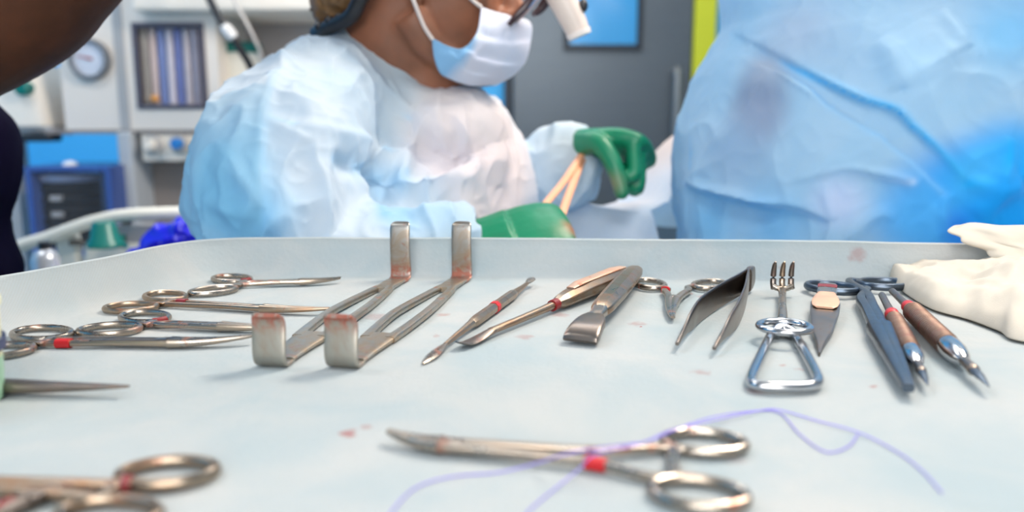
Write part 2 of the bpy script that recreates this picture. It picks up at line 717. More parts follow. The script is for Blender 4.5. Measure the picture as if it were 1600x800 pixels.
# ------------------------------------------------------------------ anaesthesia machine
CREAM = plain('machine_cream', (0.80, 0.74, 0.68), 0.45, var=0.03, scale=8)
CREAM2 = plain('machine_pale', (0.86, 0.80, 0.72), 0.45, var=0.03, scale=8)
TAUPE = plain('machine_taupe', (0.27, 0.24, 0.23), 0.5, var=0.05, scale=8)
GREY = plain('machine_grey', (0.42, 0.42, 0.43), 0.45)
TEAL = plain('teal_plastic', (0.0, 0.16, 0.135), 0.35)
YM = 2.0


def boxpx(mb, px0, py0, px1, py1, Y, dep):
    a, b_, c, d = rect(px0, py0, px1, py1, Y)
    return mb.box((a, Y, c), (b_, Y + dep, d))


mach = thing('anaesthesia_machine', 'cream anaesthesia machine with gauge, flow tubes and control knobs', 'medical machine', loc=(D(250, 200, YM).x, YM + .2, ZF))
mb = MB()
fx0, fx1, fz0, fz1 = rect(78, -60, 347, 203, YM)
# front plate with an opening for the flow tubes
ox0, ox1, oz0, oz1 = rect(208, 38, 324, 168, YM)
mb.box((fx0, YM, fz0), (ox0, YM + .42, fz1))
mb.box((ox1, YM, fz0), (fx1, YM + .42, fz1))
mb.box((ox0, YM, fz0), (ox1, YM + .42, oz0))
mb.box((ox0, YM, oz1), (ox1, YM + .42, fz1))
mb.box((ox0, YM + .055, oz0), (ox1, YM + .42, oz1))
mb.build('housing', CREAM, mach, smooth=0)
# seam and side bevel strip
mb = MB()
boxpx(mb, 184, -40, 189, 203, YM - .003, .004)
mb.build('panel_seam', GREY, mach, smooth=0)
frame_ring(ox0 - .004, ox1 + .004, oz0 - .004, oz1 + .004, .011, YM - .004, YM + .01).build('flowmeter_frame', plain('flow_frame', (.10, .09, .12), .3), mach, smooth=0)
tube_cols = [(.42, .40, .38), (.66, .54, .52), (.20, .26, .52), (.66, .62, .70), (.16, .20, .46), (.60, .54, .58), (.46, .42, .50), (.62, .58, .58)]
nt_ = len(tube_cols)
for i, c in enumerate(tube_cols):
    xx = ox0 + (i + .5) * (ox1 - ox0) / nt_
    wd = (ox1 - ox0) / nt_ * .46
    tb = MB().sweep([(xx, YM + .03, oz0 + .008), (xx, YM + .03, oz1 - .008)], wd, wd, n=12).build('flow_tube', plain('tube_%d' % i, c, .15, var=.15, scale=40), mach)
    if i == 1:
        MB().ellipsoid((xx, YM + .018, oz0 + .012 + .01 * (i % 3)), (wd * 1.1, .008, .009)).build('float_ball', plain('float_orange', (.9, .42, .12), .3, var=0), tb)
mb = MB()
boxpx(mb, 70, 204, 352, 209, YM - .004, .40)
mb.build('housing_gap', TAUPE, mach, smooth=0)
# gauge
gc = D(143, 93, YM)
gr = 31 / F * YM
MB().lathe([(gr, 0), (gr, -.016), (gr * .94, -.02), (gr * .80, -.02), (gr * .78, -.010)], c=gc, axis='Y', n=40).build('gauge_rim', plain('gauge_rim', (.16, .17, .19), .35), mach)
g = MB().lathe([(gr * .79, -.004), (gr * .79, -.0125)], c=gc, axis='Y', n=40).build('gauge_face', plain('gauge_face', (.62, .66, .76), .3, var=.02), mach)
mb = MB()
for k in range(11):
    a = math.radians(225 - k * 27)
    p = Vector((math.cos(a), 0, math.sin(a)))
    mb.sweep([gc + p * gr * .58 + Vector((0, -.0130, 0)), gc + p * gr * .70 + Vector((0, -.0130, 0))], .0011, n=6)
mb.build('gauge_ticks', plain('gauge_tick', (.12, .13, .18), .4), g)
MB().sweep([gc + Vector((.008, -.0145, 0)), gc + Vector((-gr * .55, -.0145, gr * .16))], [.003, .001], n=6).build('gauge_needle', plain('needle_red', (.45, .08, .06), .4), g)
# knob panel
mb = MB()
boxpx(mb, 219, 209, 350, 252, YM, .3)
mb.build('knob_panel', CREAM2, mach, smooth=0, bevel=.004)
for (px, py, r_, mt) in ((241, 226, 14, GREY), (283, 224, 14, plain('knob_ring', (.50, .47, .44), .4)), (324, 222, 14, TAUPE)):
    c = D(px, py, YM)
    q = r_ / F * YM
    kn = MB().lathe([(q, 0), (q, -.012), (q * .8, -.016)], c=c, axis='Y', n=24).build('knob', mt, mach)
    cc = plain('knob_blue', (.03, .22, .62), .35) if px == 283 else CREAM2
    MB().lathe([(q * .62, -.014), (q * .62, -.034), (q * .5, -.038)], c=c, axis='Y', n=20).build('knob_cap', cc, kn)
# lower bay, column, lower cabinet
mb = MB()
boxpx(mb, 224, 254, 352, 420, YM + .08, .3)
mb.build('lower_bay', TAUPE, mach, smooth=0)
mb = MB()
a, b_, c, d = rect(186, 205, 226, 400, YM)
mb.box((a, YM - .02, ZF + .06), (b_, YM + .34, d))
mb.build('column', plain('column_grey', (.47, .51, .56), .45), mach, smooth=0, bevel=.008)
mb = MB()
mb.box((D(186, 300, YM).x, YM - .02, ZF + .06), (D(560, 300, YM).x, YM + .42, -.32))
mb.build('lower_cabinet', CREAM, mach, smooth=0, bevel=.01)
# right extension: back plate, top shelf, canister
mb = MB()
boxpx(mb, 347, 24, 565, 420, YM + .22, .2)
mb.build('back_plate', plain('back_plate', (.40, .37, .36), .5), mach, smooth=0)
mb = MB()
a, b_, c, d = rect(205, -26, 545, 17, YM - .05)
mb.box((a, YM - .06, c), (b_, YM + .42, d))
mb.build('top_shelf', CREAM2, mach, smooth=0, bevel=.008)
mb = MB()
boxpx(mb, 82, 205, 186, 207, YM + .05, .1)
for (px,) in ((115,), (160,)):
    pass
mb.build('underside_rail', GREY, mach, smooth=0)
# wheels
for (dx, dy) in ((-.05, .05), (.5, .05), (-.05, .36), (.5, .36)):
    wx = D(190, 300, YM).x + .08 + dx
    MB().lathe([(.02, -.016), (.03, -.014), (.03, .014), (.02, .016)], c=(wx, YM + dy, ZF + .03), axis='X', n=20).build('caster_wheel', BLACK, mach)


def canister(px0, px1, py_top, py_lid, py_bot, Y, name, label, lid_h=None):
    c0 = D((px0 + px1) / 2, py_bot, Y)
    rr = (px1 - px0) / 2 / F * Y
    zt, zl, zb = D(800, py_top, Y).z, D(800, py_lid, Y).z, D(800, py_bot, Y).z
    r = thing(name, label, 'canister', loc=(c0.x, Y, zb))
    MB().lathe([(rr * .92, zb), (rr * .95, zb + .005), (rr * .95, zl)], c=(c0.x, Y, 0), n=32).build('body', plain('canister_white', (.80, .80, .74), .3, var=.02), r)
    MB().lathe([(rr, zl), (rr, zl + .004), (rr * 1.0, zt - .008), (rr * .92, zt - .002), (rr * .5, zt)], c=(c0.x, Y, 0), n=32).build('lid', TEAL, r)
    return r, rr, zb


r, rr, zb = canister(347, 412, 66, 84, 150, YM + .12, 'canister', 'white canister with teal lid behind the surgeon in white')
mb = MB()
boxpx(mb, 347, 150, 460, 162, YM + .0, .24)
mb.build('canister_shelf', CREAM, mach, smooth=0)

# pale box with a green knob left of the machine, on a wall bracket
bx = thing('suction_unit', 'pale wall box with round green knob beside the gauge', 'medical device', loc=(D(40, 195, YM + .1).x, YM + .2, D(40, 195, YM + .1).z))
a, b_, c, d = rect(-60, 100, 72, 197, YM)
MB().sweep([((a + b_) / 2, YM + .12, c), ((a + b_) / 2, YM + .12, c + .01), ((a + b_) / 2, YM + .12, d - .02), ((a + b_) / 2, YM + .12, d)], [(b_ - a) / 2, (b_ - a) / 2 + .004, (b_ - a) / 2 - .02, (b_ - a) / 2 - .025], .12, n=32, power=8, up=(0, 1, 0)).build('casing', CREAM2, bx)
kc = D(40, 138, YM - .002)
MB().lathe([(.018, 0.02), (.018, -.02), (.014, -.024)], c=kc, axis='Y', n=24).build('knob', TEAL, bx)
mb = MB()
boxpx(mb, -60, 197, 82, 204, YM + .01, .2)
mb.build('base_plate', GREY, bx, smooth=0)
mb = MB()
boxpx(mb, 30, 209, 82, 222, YM - .01, .05)
mb.build('hose_port', BLACK, bx, smooth=0, bevel=.006)
mb = MB()
a, b_, c, d = rect(-56, 204, -20, 210, YM)
mb.box((a, YM + .1, ZF), (b_, YM + .16, c + .03))
mb.build('stand_post', GREY, bx, smooth=0)
mb = MB()
boxpx(mb, -55, 203, 80, 212, YM + .03, .1)
mb.build('shelf_arm', GREY, bx, smooth=0)

# bellows unit
YB2 = 1.92
bl = thing('ventilator_bellows', 'black ribbed bellows in a clear blue-edged case below the gauge', 'medical device', loc=(D(122, 380, YB2).x, YB2 + .08, ZF))
m, t, b = nt('clear_case')
b.inputs['Base Color'].default_value = (.75, .82, .95, 1)
b.inputs['Roughness'].default_value = .06
b.inputs['Alpha'].default_value = .025
CLEAR = m
c0 = D(116, 330, YB2 + .09)
rr = 50 / F * (YB2 + .09)
zt, zb = D(122, 287, YB2).z, D(122, 392, YB2).z
prof = []
k = 6
for i in range(k):
    z0 = zb + (zt - zb) * i / k
    h = (zt - zb) / k
    prof += [(rr * .84, z0), (rr * .96, z0 + h * .35), (rr * .96, z0 + h * .65), (rr * .84, z0 + h * .98)]
MB().lathe(prof, c=(c0.x, c0.y, 0), n=32).build('bellows', plain('bellows_black', (.010, .010, .012), .6, spec=.1), bl)
MB().lathe([(rr * .9, zt + .001), (rr * .98, zt + .008), (rr * .98, zt + .018), (rr * .5, zt + .022)], c=(c0.x, c0.y, 0), n=32).build('top_disc', plain('disc_grey', (.35, .40, .58), .25), bl)
a, b_, c, d = rect(46, 262, 184, 395, YB2)
mb = MB()
mb.box((a, YB2 - .012, c), (b_, YB2 - .008, d))
mb.build('front_pane', CLEAR, bl, smooth=0)
frame_ring(a - .004, b_ + .004, c - .004, d + .004, .012, YB2 - .014, YB2 + .19).build('case_edges', plain('case_blue', (.05, .10, .34), .25), bl, smooth=0)
mb = MB()
mb.box((b_ - .028, YB2 + .0, c), (b_, YB2 + .19, d))
mb.build('side_panel', plain('case_dark', (.02, .03, .08), .3), bl, smooth=0)
MB().ellipsoid((D(92, 264, YB2).x, YB2 + .05, d + .002), (.018, .018, .012)).build('valve_cap', plain('valve_white', (.75, .78, .85), .3), bl)
mb = MB()
mb.box((a, YB2 - .01, ZF + .0), (b_, YB2 + .19, c))
mb.build('pedestal', GREY, bl, smooth=0)
SCM = plain('scale_grey', (.35, .35, .36), .4)
for i in range(3):
    zz = zb + (zt - zb) * (.30 + .24 * i)
    MB().box((c0.x - .010, c0.y - rr - .004, zz - .006), (c0.x + .016, c0.y - rr * .9, zz + .006)).build('scale_mark', SCM, bl, smooth=0)

# cables hanging by the machine
def hang(name, label, pts, rad, mat, cat='cable', res=40):
    P = [D(px, py, Y) for (px, py, Y) in pts]
    o = thing(name, label, cat, loc=P[-1])
    MB().sweep(P, rad, n=10, res=res, side=(1, 0, 0)).build('cord', mat, o)
    return o


o = hang('breathing_hose', 'black hose with a white connector hanging before the machine', [(300, -60, 1.85), (328, 0, 1.84), (345, 32, 1.83), (362, 55, 1.83), (376, 78, 1.84), (392, 106, 1.86), (400, 140, 1.9), (400, 190, 1.95)], .0085, BLACK)
MB().sweep([D(350, 40, 1.825), D(354, 46, 1.825), D(361, 54, 1.825), D(366, 60, 1.825)], [.010, .013, .013, .010], n=12, side=(1, 0, 0)).build('connector', plain('connector_white', (.75, .74, .74), .35), o)
hang('oxygen_tube', 'thin pale tube hanging beside the black hose', [(350, -60, 1.86), (366, 0, 1.86), (382, 30, 1.86), (398, 62, 1.87), (410, 100, 1.9), (412, 190, 1.97)], .0038, plain('tube_pale', (.62, .58, .55), .3))

# patient bed rail with things on it
YR = 1.30
PLAST = plain('rail_cream', (0.74, 0.72, 0.64), 0.4, var=0.03)
rail = thing('bed_rail', 'cream plastic side rail of the patient bed below the bellows', 'bed rail', loc=(D(150, 420, YR).x, YR, ZF))
P = [D(px, py, YR) for px, py in ((-60, 440), (20, 390), (75, 371), (110, 358), (150, 345), (200, 336), (300, 332), (420, 330), (520, 340))]
MB().sweep(P, .0105, n=12, res=60, side=(0, 1, 0)).build('rail_tube', PLAST, rail)
mb = MB()
for px0, px1, py0, py1 in ((84, 128, 366, 470), (128, 300, 380, 480)):
    boxpx(mb, px0, py0, px1, py1, YR + .005, .02)
mb.build('rail_panel', PLAST, rail, smooth=0, bevel=.006)
mb = MB()
boxpx(mb, 180, 352, 300, 380, YR + .012, .01)
mb.build('rail_inset', plain('rail_inset', (.44, .42, .42), .5), rail, smooth=0)
LATCH = plain('latch_dark', (.10, .085, .07), .5)
for q in ((106, 376, 128, 384), (188, 344, 204, 352)):
    boxpx(MB(), *q, YR - .002, .01).build('latch', LATCH, rail, smooth=0, bevel=.002)
for px in (95, 290, 480):
    x = D(px, 470, YR).x
    MB().box((x - .015, YR + .006, ZF), (x + .015, YR + .03, D(px, 450, YR).z)).build('rail_leg', PLAST, rail, smooth=0)

cu = D(165, 385, YR - .05)
r = thing('plastic_cup', 'teal plastic cap clipped upside down on the bed rail', 'cap', loc=cu)
zc0, zc1 = D(165, 386, YR - .05).z, D(165, 346, YR - .05).z
MB().lathe([(.026, zc0), (.028, zc0 + .003), (.026, zc0 + .010), (.022, zc0 + .014), (.017, zc1 - .003), (.014, zc1)], c=(cu.x, cu.y, 0), n=28).build('cup', TEAL, r)
MB().box((cu.x - .006, cu.y + .012, zc0), (cu.x + .006, YR + .006, zc0 + .012)).build('clip', TEAL, r, smooth=0)
MB().sweep([(cu.x + .02, cu.y, zc0 + .004), (cu.x + .030, cu.y - .005, zc0 + .004), (cu.x + .037, cu.y - .008, zc0 + .003)], .004, n=8).build('tab', TEAL, r)

# blue plastic bag
mb = MB()
bc = D(282, 372, YR - .06)
for dx, dz, rx_, rz_ in ((0, 0, .05, .028), (-.03, -.01, .03, .02), (.035, .004, .04, .024), (.01, .016, .03, .016), (-.055, -.026, .03, .010), (.02, -.04, .06, .04)):
    mb.ellipsoid((bc.x + dx, bc.y, bc.z + dz), (rx_, .024, rz_))
V, fs = blob(mb, .0035, 3)
NN = normals(V, fs)
V = wrinkle(V, NN, 34, .007, (1, 1, 2), 3)
o = from_np(V, fs).build('plastic_bag', plain('bag_blue', (.012, .010, .62), .22, var=.25, scale=60), smooth=60)
tag(o, 'crumpled ultramarine plastic bag hanging over the bed rail', 'bag')

# small bottle behind the tray rim
bp = D(72, 415, 1.18)
r = thing('bottle', 'small grey bottle with black cap behind the tray rim', 'bottle', loc=bp)
q = 1.18 / F
MB().lathe([(20 * q, -.03), (21 * q, -.02), (21 * q, .010), (16 * q, .020), (9 * q, .025)], c=(bp.x, bp.y, bp.z), n=24).build('body', plain('bottle_grey', (.50, .53, .58), .12, metal=.3), r)
MB().lathe([(9 * q, .025), (9 * q, .036)], c=(bp.x, bp.y, bp.z), n=20).build('cap', BLACK, r)
# the ledge that carries the bottle
r2 = thing('side_shelf', 'narrow cream shelf behind the tray that carries the bottle', 'shelf', loc=(bp.x, 1.18, ZF))
MB().box((bp.x - .06, 1.13, bp.z - .045), (bp.x + .10, 1.26, bp.z - .030)).build('board', PLAST, r2, smooth=0)
MB().box((bp.x - .02, 1.18, ZF), (bp.x + .02, 1.22, bp.z - .045)).build('post', PLAST, r2, smooth=0)

# ------------------------------------------------------------------ instrument table and its drape
rim = [(-.49, .05), (-.445, .16), (-.372, .32), (-.304, .475), (-.278, .535), (-.259, .588), (-.243, .613), (-.215, .626), (-.15, .6255), (.0, .623), (.099, .6185), (.20, .611), (.288, .602), (.40, .592), (.52, .580), (.545, .565), (.553, .54), (.556, .40), (.556, .05), (.53, .03), (-.46, .03)]
rw = [.017] * 6 + [.014, .011, .010, .009, .009, .009, .009, .009, .009, .012, .018, .020, .02, .02, .02]
R = np.array(rim + [rim[0]])
# resample the closed rim
rs, ws = [], []
for i in range(len(rim)):
    a, b_ = np.array(rim[i]), np.array(rim[(i + 1) % len(rim)])
    k = max(2, int(np.linalg.norm(b_ - a) / .004))
    for j in range(k):
        rs.append(a + (b_ - a) * j / k)
        ws.append(rw[i] + (rw[(i + 1) % len(rim)] - rw[i]) * j / k)
rs = np.array(rs)
ws = np.array(ws)
for _ in range(10):
    rs = (np.roll(rs, 1, 0) + rs * 2 + np.roll(rs, -1, 0)) / 4
    ws = (np.roll(ws, 1) + ws * 2 + np.roll(ws, -1)) / 4
tg = np.roll(rs, -1, 0) - np.roll(rs, 1, 0)
tg /= np.linalg.norm(tg, axis=1)[:, None]
inn = np.stack([tg[:, 1], -tg[:, 0]], 1)         # the rim runs clockwise, so inwards is to its right
prof = [('a', 1.6, 0), ('a', 1.2, 0), ('a', 1.0, .0006), ('a', .84, .0022), ('a', .66, .0055), ('a', .48, .0105), ('a', .32, .0165), ('a', .18, .0225), ('a', .08, .027), ('m', .0012, .0292), ('m', -.0005, .0300), ('m', -.0025, .0296), ('m', -.005, .0270), ('m', -.007, .015), ('m', -.009, -.02), ('m', -.012, -.08), ('m', -.016, -.16), ('m', -.020, -.24), ('m', -.022, -.30)]
P = []
for i in range(len(rs)):
    row = []
    for (k, d, z) in prof:
        dd = d * ws[i] if k == 'a' else d
        p = rs[i] + inn[i] * dd
        q = Vector((p[0] * 9, p[1] * 9, z * 9))
        n1 = noise.noise(q) * .0022 + noise.noise(q * 3.1) * .0008
        amp = max(0, min(1, z / .02)) if z >= 0 else 1 + min(5, -z * 30)
        hang_ = max(0, -z) * .10 * noise.noise(Vector((p[0] * 14, p[1] * 14, 0)))
        sx_ = p[0] - .1175
        if rs[i][1] > .5:
            n1 += .0016 * math.exp(-(sx_ / .0022) ** 2) + .0006 * math.tanh(sx_ / .002) * math.exp(-(sx_ / .03) ** 2)
        p = p + inn[i] * (n1 * amp + hang_)
        row.append((p[0], p[1], z + (.0006 * noise.noise(q * 2.3) * amp if z > 0 else 0)))
    P.append(row)
mb = MB().grid(P, closed_u=True)
nv = len(prof)
mb.f.append(tuple(i * nv for i in range(len(rs))))

# drape material: pale blue-white nonwoven with dried blood marks
m, t, b = nt('drape_cloth')
v = coords(t)
f = noise_tex(t, v, 14, 6, 0.62, 0.5)
c = mixc(t, ramp(t, f, [(0.35, 0.0), (0.68, 1.0)]), (0.47, 0.56, 0.60), (0.605, 0.625, 0.63))
f3 = noise_tex(t, v, 5, 3, 0.5)
c = mixc(t, ramp(t, f3, [(0.5, 0.0), (0.75, 0.6)]), c, (0.68, 0.655, 0.62))
# rows of stitched dots along the rim
vs = coords(t, (700, 420, 420))
wv = N_(t, 'ShaderNodeTexWave', wave_type='BANDS', bands_direction='X')
wv.inputs['Scale'].default_value = .5
wv.inputs['Distortion'].default_value = .6
t.links.new(vs, wv.inputs['Vector'])
c = mixc(t, ramp(t, wv.outputs['Fac'], [(0.0, 0.24), (1.0, 0.0)]), c, (0.50, 0.50, 0.46))
SPOTS = [(545, 678, .0052, 0, .62), (570, 668, .003, 0, .35), (1222, 571, .0030, 0, .60), (1250, 578, .0028, 0, .35), (1393, 410, .005, .02, .75), (1340, 398, .009, .02, .35), (1300, 402, .007, .02, .3), (1365, 604, .003, 0, .45), (1180, 612, .007, 0, .30), (1095, 582, .006, 0, .30), (1078, 459, .0045, 0, .45), (1100, 463, .007, 0, .40), (693, 492, .006, 0, .32), (820, 527, .007, 0, .30), (875, 492, .008, 0, .30), (995, 506, .007, 0, .30), (1003, 510, .0016, 0, .9), (680, 525, .004, 0, .3), (590, 495, .012, 0, .25), (1462, 390, .0016, .018, .9), (1440, 392, .0013, .018, .6), (1220, 418, .004, .01, .2), (1160, 382, .0016, .026, .8), (1030, 402, .002, .02, .5), (1150, 720, .005, 0, .12)]
dn = N_(t, 'ShaderNodeTexNoise')
dn.inputs['Scale'].default_value = 190
dn.inputs['Detail'].default_value = 3
t.links.new(v, dn.inputs['Vector'])
sub = N_(t, 'ShaderNodeVectorMath', operation='MULTIPLY_ADD')
t.links.new(dn.outputs['Color'], sub.inputs[0])
sub.inputs[1].default_value = (.009, .009, .009)
t.links.new(v, sub.inputs[2])
tot = None
for (px, py, rad, z, s) in SPOTS:
    p = T(px, py, z)
    ds = N_(t, 'ShaderNodeVectorMath', operation='DISTANCE')
    t.links.new(sub.outputs[0], ds.inputs[0])
    ds.inputs[1].default_value = (p.x + .0045, p.y + .0045, p.z + .0045)
    mr = N_(t, 'ShaderNodeMapRange')
    mr.inputs['From Min'].default_value = rad * .9
    mr.inputs['From Max'].default_value = rad * .35
    mr.inputs['To Min'].default_value = 0
    mr.inputs['To Max'].default_value = s
    t.links.new(ds.outputs['Value'], mr.inputs['Value'])
    if tot is None:
        tot = mr.outputs[0]
    else:
        mx = N_(t, 'ShaderNodeMath', operation='MAXIMUM')
        t.links.new(tot, mx.inputs[0])
        t.links.new(mr.outputs[0], mx.inputs[1])
        tot = mx.outputs[0]
c = mixc(t, tot, c, (0.40, 0.055, 0.04))
t.links.new(c, b.inputs['Base Color'])
b.inputs['Roughness'].default_value = 0.9
b.inputs['Specular IOR Level'].default_value = 0.2
bump(t, b, noise_tex(t, v, 260, 5, 0.6), 0.55, 0.0012)
tr = N_(t, 'ShaderNodeBsdfTranslucent')
t.links.new(c, tr.inputs['Color'])
ms = N_(t, 'ShaderNodeMixShader')
ms.inputs[0].default_value = .36
t.links.new(b.outputs[0], ms.inputs[1])
t.links.new(tr.outputs[0], ms.inputs[2])
t.links.new(ms.outputs[0], t.nodes['Material Output'].inputs[0])
drape = mb.build('table_drape', m, smooth=60)
tag(drape, 'pale blue-white nonwoven sheet with blood marks spread over the instrument table', 'drape')

tb = thing('instrument_table', 'steel instrument table hidden under the pale nonwoven sheet', 'table', loc=(.05, .3, ZF))
TS = plain('table_steel', (.6, .6, .6), .3, metal=1)
MB().box((-.40, .07, -.035), (.52, .565, -.0015)).build('table_top', TS, tb, smooth=0)
for (x, y) in ((-.36, .10), (.48, .10), (-.19, .54), (.48, .54)):
    MB().sweep([(x, y, -.035), (x, y, ZF + .06)], .014, n=14).build('leg', TS, tb)
    MB().lathe([(.018, -.012), (.028, -.010), (.028, .010), (.018, .012)], c=(x, y, ZF + .028), axis='X', n=18).build('caster', BLACK, tb)
for y0 in (.10, .54):
    MB().sweep([(-.36 if y0 < .3 else -.19, y0, ZF + .2), (.48, y0, ZF + .2)], .010, n=10).build('crossbar', TS, tb)


# ------------------------------------------------------------------ instruments
def hemostat(name, label, r1, r2, tip, mat=None, group=None, ring=(.0165, .0115), bar=.0019, sw=.00185, jw=.0018, joint=.62, curve=0.0, rise=0.0, bands=(), spread=0.0, ratchet=True, cat='clamp', zlift=0.0, ringmat=None, jawtip=.0008, bowrot=None, phi=.75, gap=.0):
    """Ring-handled clamp lying flat: r1, r2 ring centres, tip (world points)."""
    mat = mat or STEEL
    mid = (Vector(r1) + Vector(r2)) / 2
    M = frame(mid, tip)
    Mi = M.inverted()
    c = [Mi @ Vector((r1[0], r1[1], 0)), Mi @ Vector((r2[0], r2[1], 0))]
    L = (Vector((tip[0], tip[1], 0)) - Vector((mid.x, mid.y, 0))).length
    o = thing(name, label, cat, M=M, group=group)
    jx = L * joint
    hz = max(bar * 1.1, sw * .95 - .001, jw * .95 + jawtip - .0008) + .0003 + zlift
    for k in (0, 1):
        sg = 1 if c[k].y > 0 else -1
        cc = Vector((c[k].x, c[k].y, 0))
        tgt = Vector((cc.x + jx * .45, sg * (.006 + spread * .5), 0))
        dr = (tgt - cc).normalized()
        if bowrot is not None:
            dr = Vector((math.cos(bowrot), -sg * math.sin(bowrot), 0))
        nr = Vector((-dr.y, dr.x, 0))
        a, b_ = ring
        path = []
        for j in range(36):
            th = 2 * math.pi * j / 36
            p = cc + dr * (a * math.cos(th)) + nr * (b_ * math.sin(th))
            path.append((p.x, p.y, hz))
        MB().sweep(path, bar, bar * 1.05, n=10, closed=True).build('finger_ring', ringmat or mat, o, local=True)
        at = cc + dr * (a * math.cos(phi)) + nr * (-sg * b_ * math.sin(phi))
        inner = sg * (.0021 + spread + gap)
        p = [(at.x, at.y, hz), (at.x + dr.x * .009, at.y + dr.y * .009, hz + .0002),
             (at.x + (jx - at.x) * .32, inner + (at.y - inner) * (.28 if not spread else .5), hz + .0006),
             (at.x + (jx - at.x) * .62, inner * 1.02 + spread * sg * -.3, hz + .0010), (jx, sg * .0020, hz + .0010)]
        sh = MB().sweep(p, [bar * .95, bar * .95, sw * .9, sw, sw * 1.12], [bar * .95, bar * .9, sw * .85, sw * .85, sw * .95], n=12, power=3, res=40)
        sh.build('shank', mat, o, local=True)
        # jaw crosses over to the other side
        js = sg
        jp, jr = [], []
        for j in range(15):
            q = j / 14
            x = jx + (L - jx) * q
            y = js * (.0021 * (1 - q) + .0006 * q) + curve * q * q
            jp.append((x, y, hz + .001 + rise * q * q))
            jr.append(jw * (1 - q) ** .8 * .9 + jawtip)
        MB().sweep(jp, jr, [r_ * 1.05 for r_ in jr], n=12, power=2.6).build('jaw', mat, o, local=True)
        for bd in bands:
            if bd[1] != k:
                continue
            if bd[0] == 'shank':
                q = cr(p, 60)
                i0 = int(bd[2] * 59)
                i1 = min(59, i0 + max(2, int(bd[3] * 59)))
                MB().sweep([tuple(x) for x in q[i0:i1 + 1]], sw * 1.14 + .0003, sw * 1.04 + .0003, n=12, power=3).build('marking_tape', bd[4] if len(bd) > 4 else RED, o, local=True)
            else:
                seg = [path[(bd[2] + i) % 36] for i in range(bd[3])]
                MB().sweep(seg, bar * 1.18, bar * 1.22, n=10).build('marking_tape', bd[4] if len(bd) > 4 else DKRED, o, local=True)
    MB().sweep([(jx - .008, 0, hz + .001), (jx - .004, 0, hz + .001), (jx + .005, 0, hz + .001), (jx + .010, 0, hz + .001)], [sw * 1.5, sw * 2.0, sw * 1.9, sw * 1.3], [sw * .9, sw * 1.08, sw * 1.08, sw * .9], n=14, power=4).build('box_joint', mat, o, local=True)
    MB().lathe([(.0021, hz), (.0021, hz + .001 + sw * 1.12), (.0012, hz + .001 + sw * 1.28)], c=(jx, 0, 0), n=14).build('pivot_screw', STEEL_DARK, o, local=True)
    if ratchet:
        ax = min(c[0].x, c[1].x) + ring[0] * math.cos(phi) + .003
        ym = max(abs(c[0].y), abs(c[1].y)) - ring[1] * .9
        MB().sweep([(ax, -ym, hz + .0007), (ax + .001, 0, hz + .0009), (ax, ym, hz + .0007)], .0022, .0011, n=10, power=4, res=10).build('ratchet', mat, o, local=True)
    return o


def t_(px, py):
    return T(px, py, .0042)


G = 'curved clamps lined up at the far side of the tray'
hemostat('artery_clamp', 'small curved clamp lying farthest back, dark red tape on one finger ring', t_(333, 450), t_(362, 432), t_(531, 437), group=G, ring=(.0158, .0105), curve=.006, rise=.001, joint=.66, sw=.0018, jw=.0016, bands=[('ring', 0, 34, 5), ('ring', 1, 33, 5)][1:])
hemostat('artery_clamp', 'blood-streaked curved clamp with two near rings overlapping, second from the back', t_(204, 476), t_(258, 459), t_(507, 486), mat=STEEL_TAN, group=G, ring=(.0160, .0110), curve=.006, rise=.001, joint=.66, bands=[('shank', 1, .30, .12, DKRED)])
hemostat('artery_clamp', 'clamp whose tip hides behind the first upright retractor blade, dark red ring tape', t_(171, 510), t_(226, 491), t_(436, 512), group=G, ring=(.0166, .0112), curve=.004, joint=.62, bands=[('ring', 1, 33, 5)])
hemostat('artery_clamp', 'largest curved clamp with bright red tape, nearest of the row beside the cup', t_(-8, 543), t_(65, 516), t_(389, 534), group=G, ring=(.0178, .0118), curve=.009, rise=.002, joint=.66, sw=.0021, jw=.0019, bands=[('shank', 0, .36, .13)])

# big needle holder in front
hemostat('needle_holder', 'long curved clamp lying alone across the front with red tape and gold-tinted tip', T(1092, 768, .003), T(1100, 689, .003), T(598, 686, .004), mat=STEEL, ring=(.0152, .0098), bar=.0020, sw=.0020, jw=.0019, joint=.80, curve=-.006, rise=.0014, bands=[('shank', 0, .46, .10)], bowrot=0.05, phi=1.0, gap=.0012)
# clamps at the lower edge
hemostat('needle_holder', 'blurred clamp at the lower corner with two large rings and a blood-red joint', T(170, 803, .003), T(262, 737, .003), T(-460, 752, .003), mat=STEEL_TAN, ring=(.0158, .0098), bar=.0022, sw=.0026, joint=.55, bands=[('shank', 1, .02, .10, DKRED)], bowrot=0.15, phi=1.0)
hemostat('artery_clamp', 'blood-smeared clamp tip poking from the lower corner under the two-ringed clamp', T(-420, 960, .003), T(-330, 985, .003), T(112, 752, .003), mat=STEEL_DARK, ring=(.014, .010), joint=.80, bands=[('shank', 0, .90, .09, DKRED)])

# towel clamp lying open
hemostat('towel_clamp', 'small open towel clamp with widely spread rings behind the dull tweezers', t_(1015, 441), t_(1109, 442), t_(1041, 494), ring=(.0150, .0105), bar=.0020, sw=.0024, jw=.0026, joint=.55, curve=.004, spread=.004, ratchet=False, phi=.6, bands=[('shank', 0, .38, .10), ('shank', 1, .38, .10)][:1])

# black scissors
hemostat('surgical_scissors', 'large black scissors with long closed blades pointing at the viewer', t_(1300, 451), t_(1380, 445), t_(1419, 612), mat=BLACKSTEEL, ring=(.0170, .0125), bar=.0026, sw=.0034, jw=.0036, joint=.55, jawtip=.0020, ratchet=False, cat='scissors', bowrot=1.2)

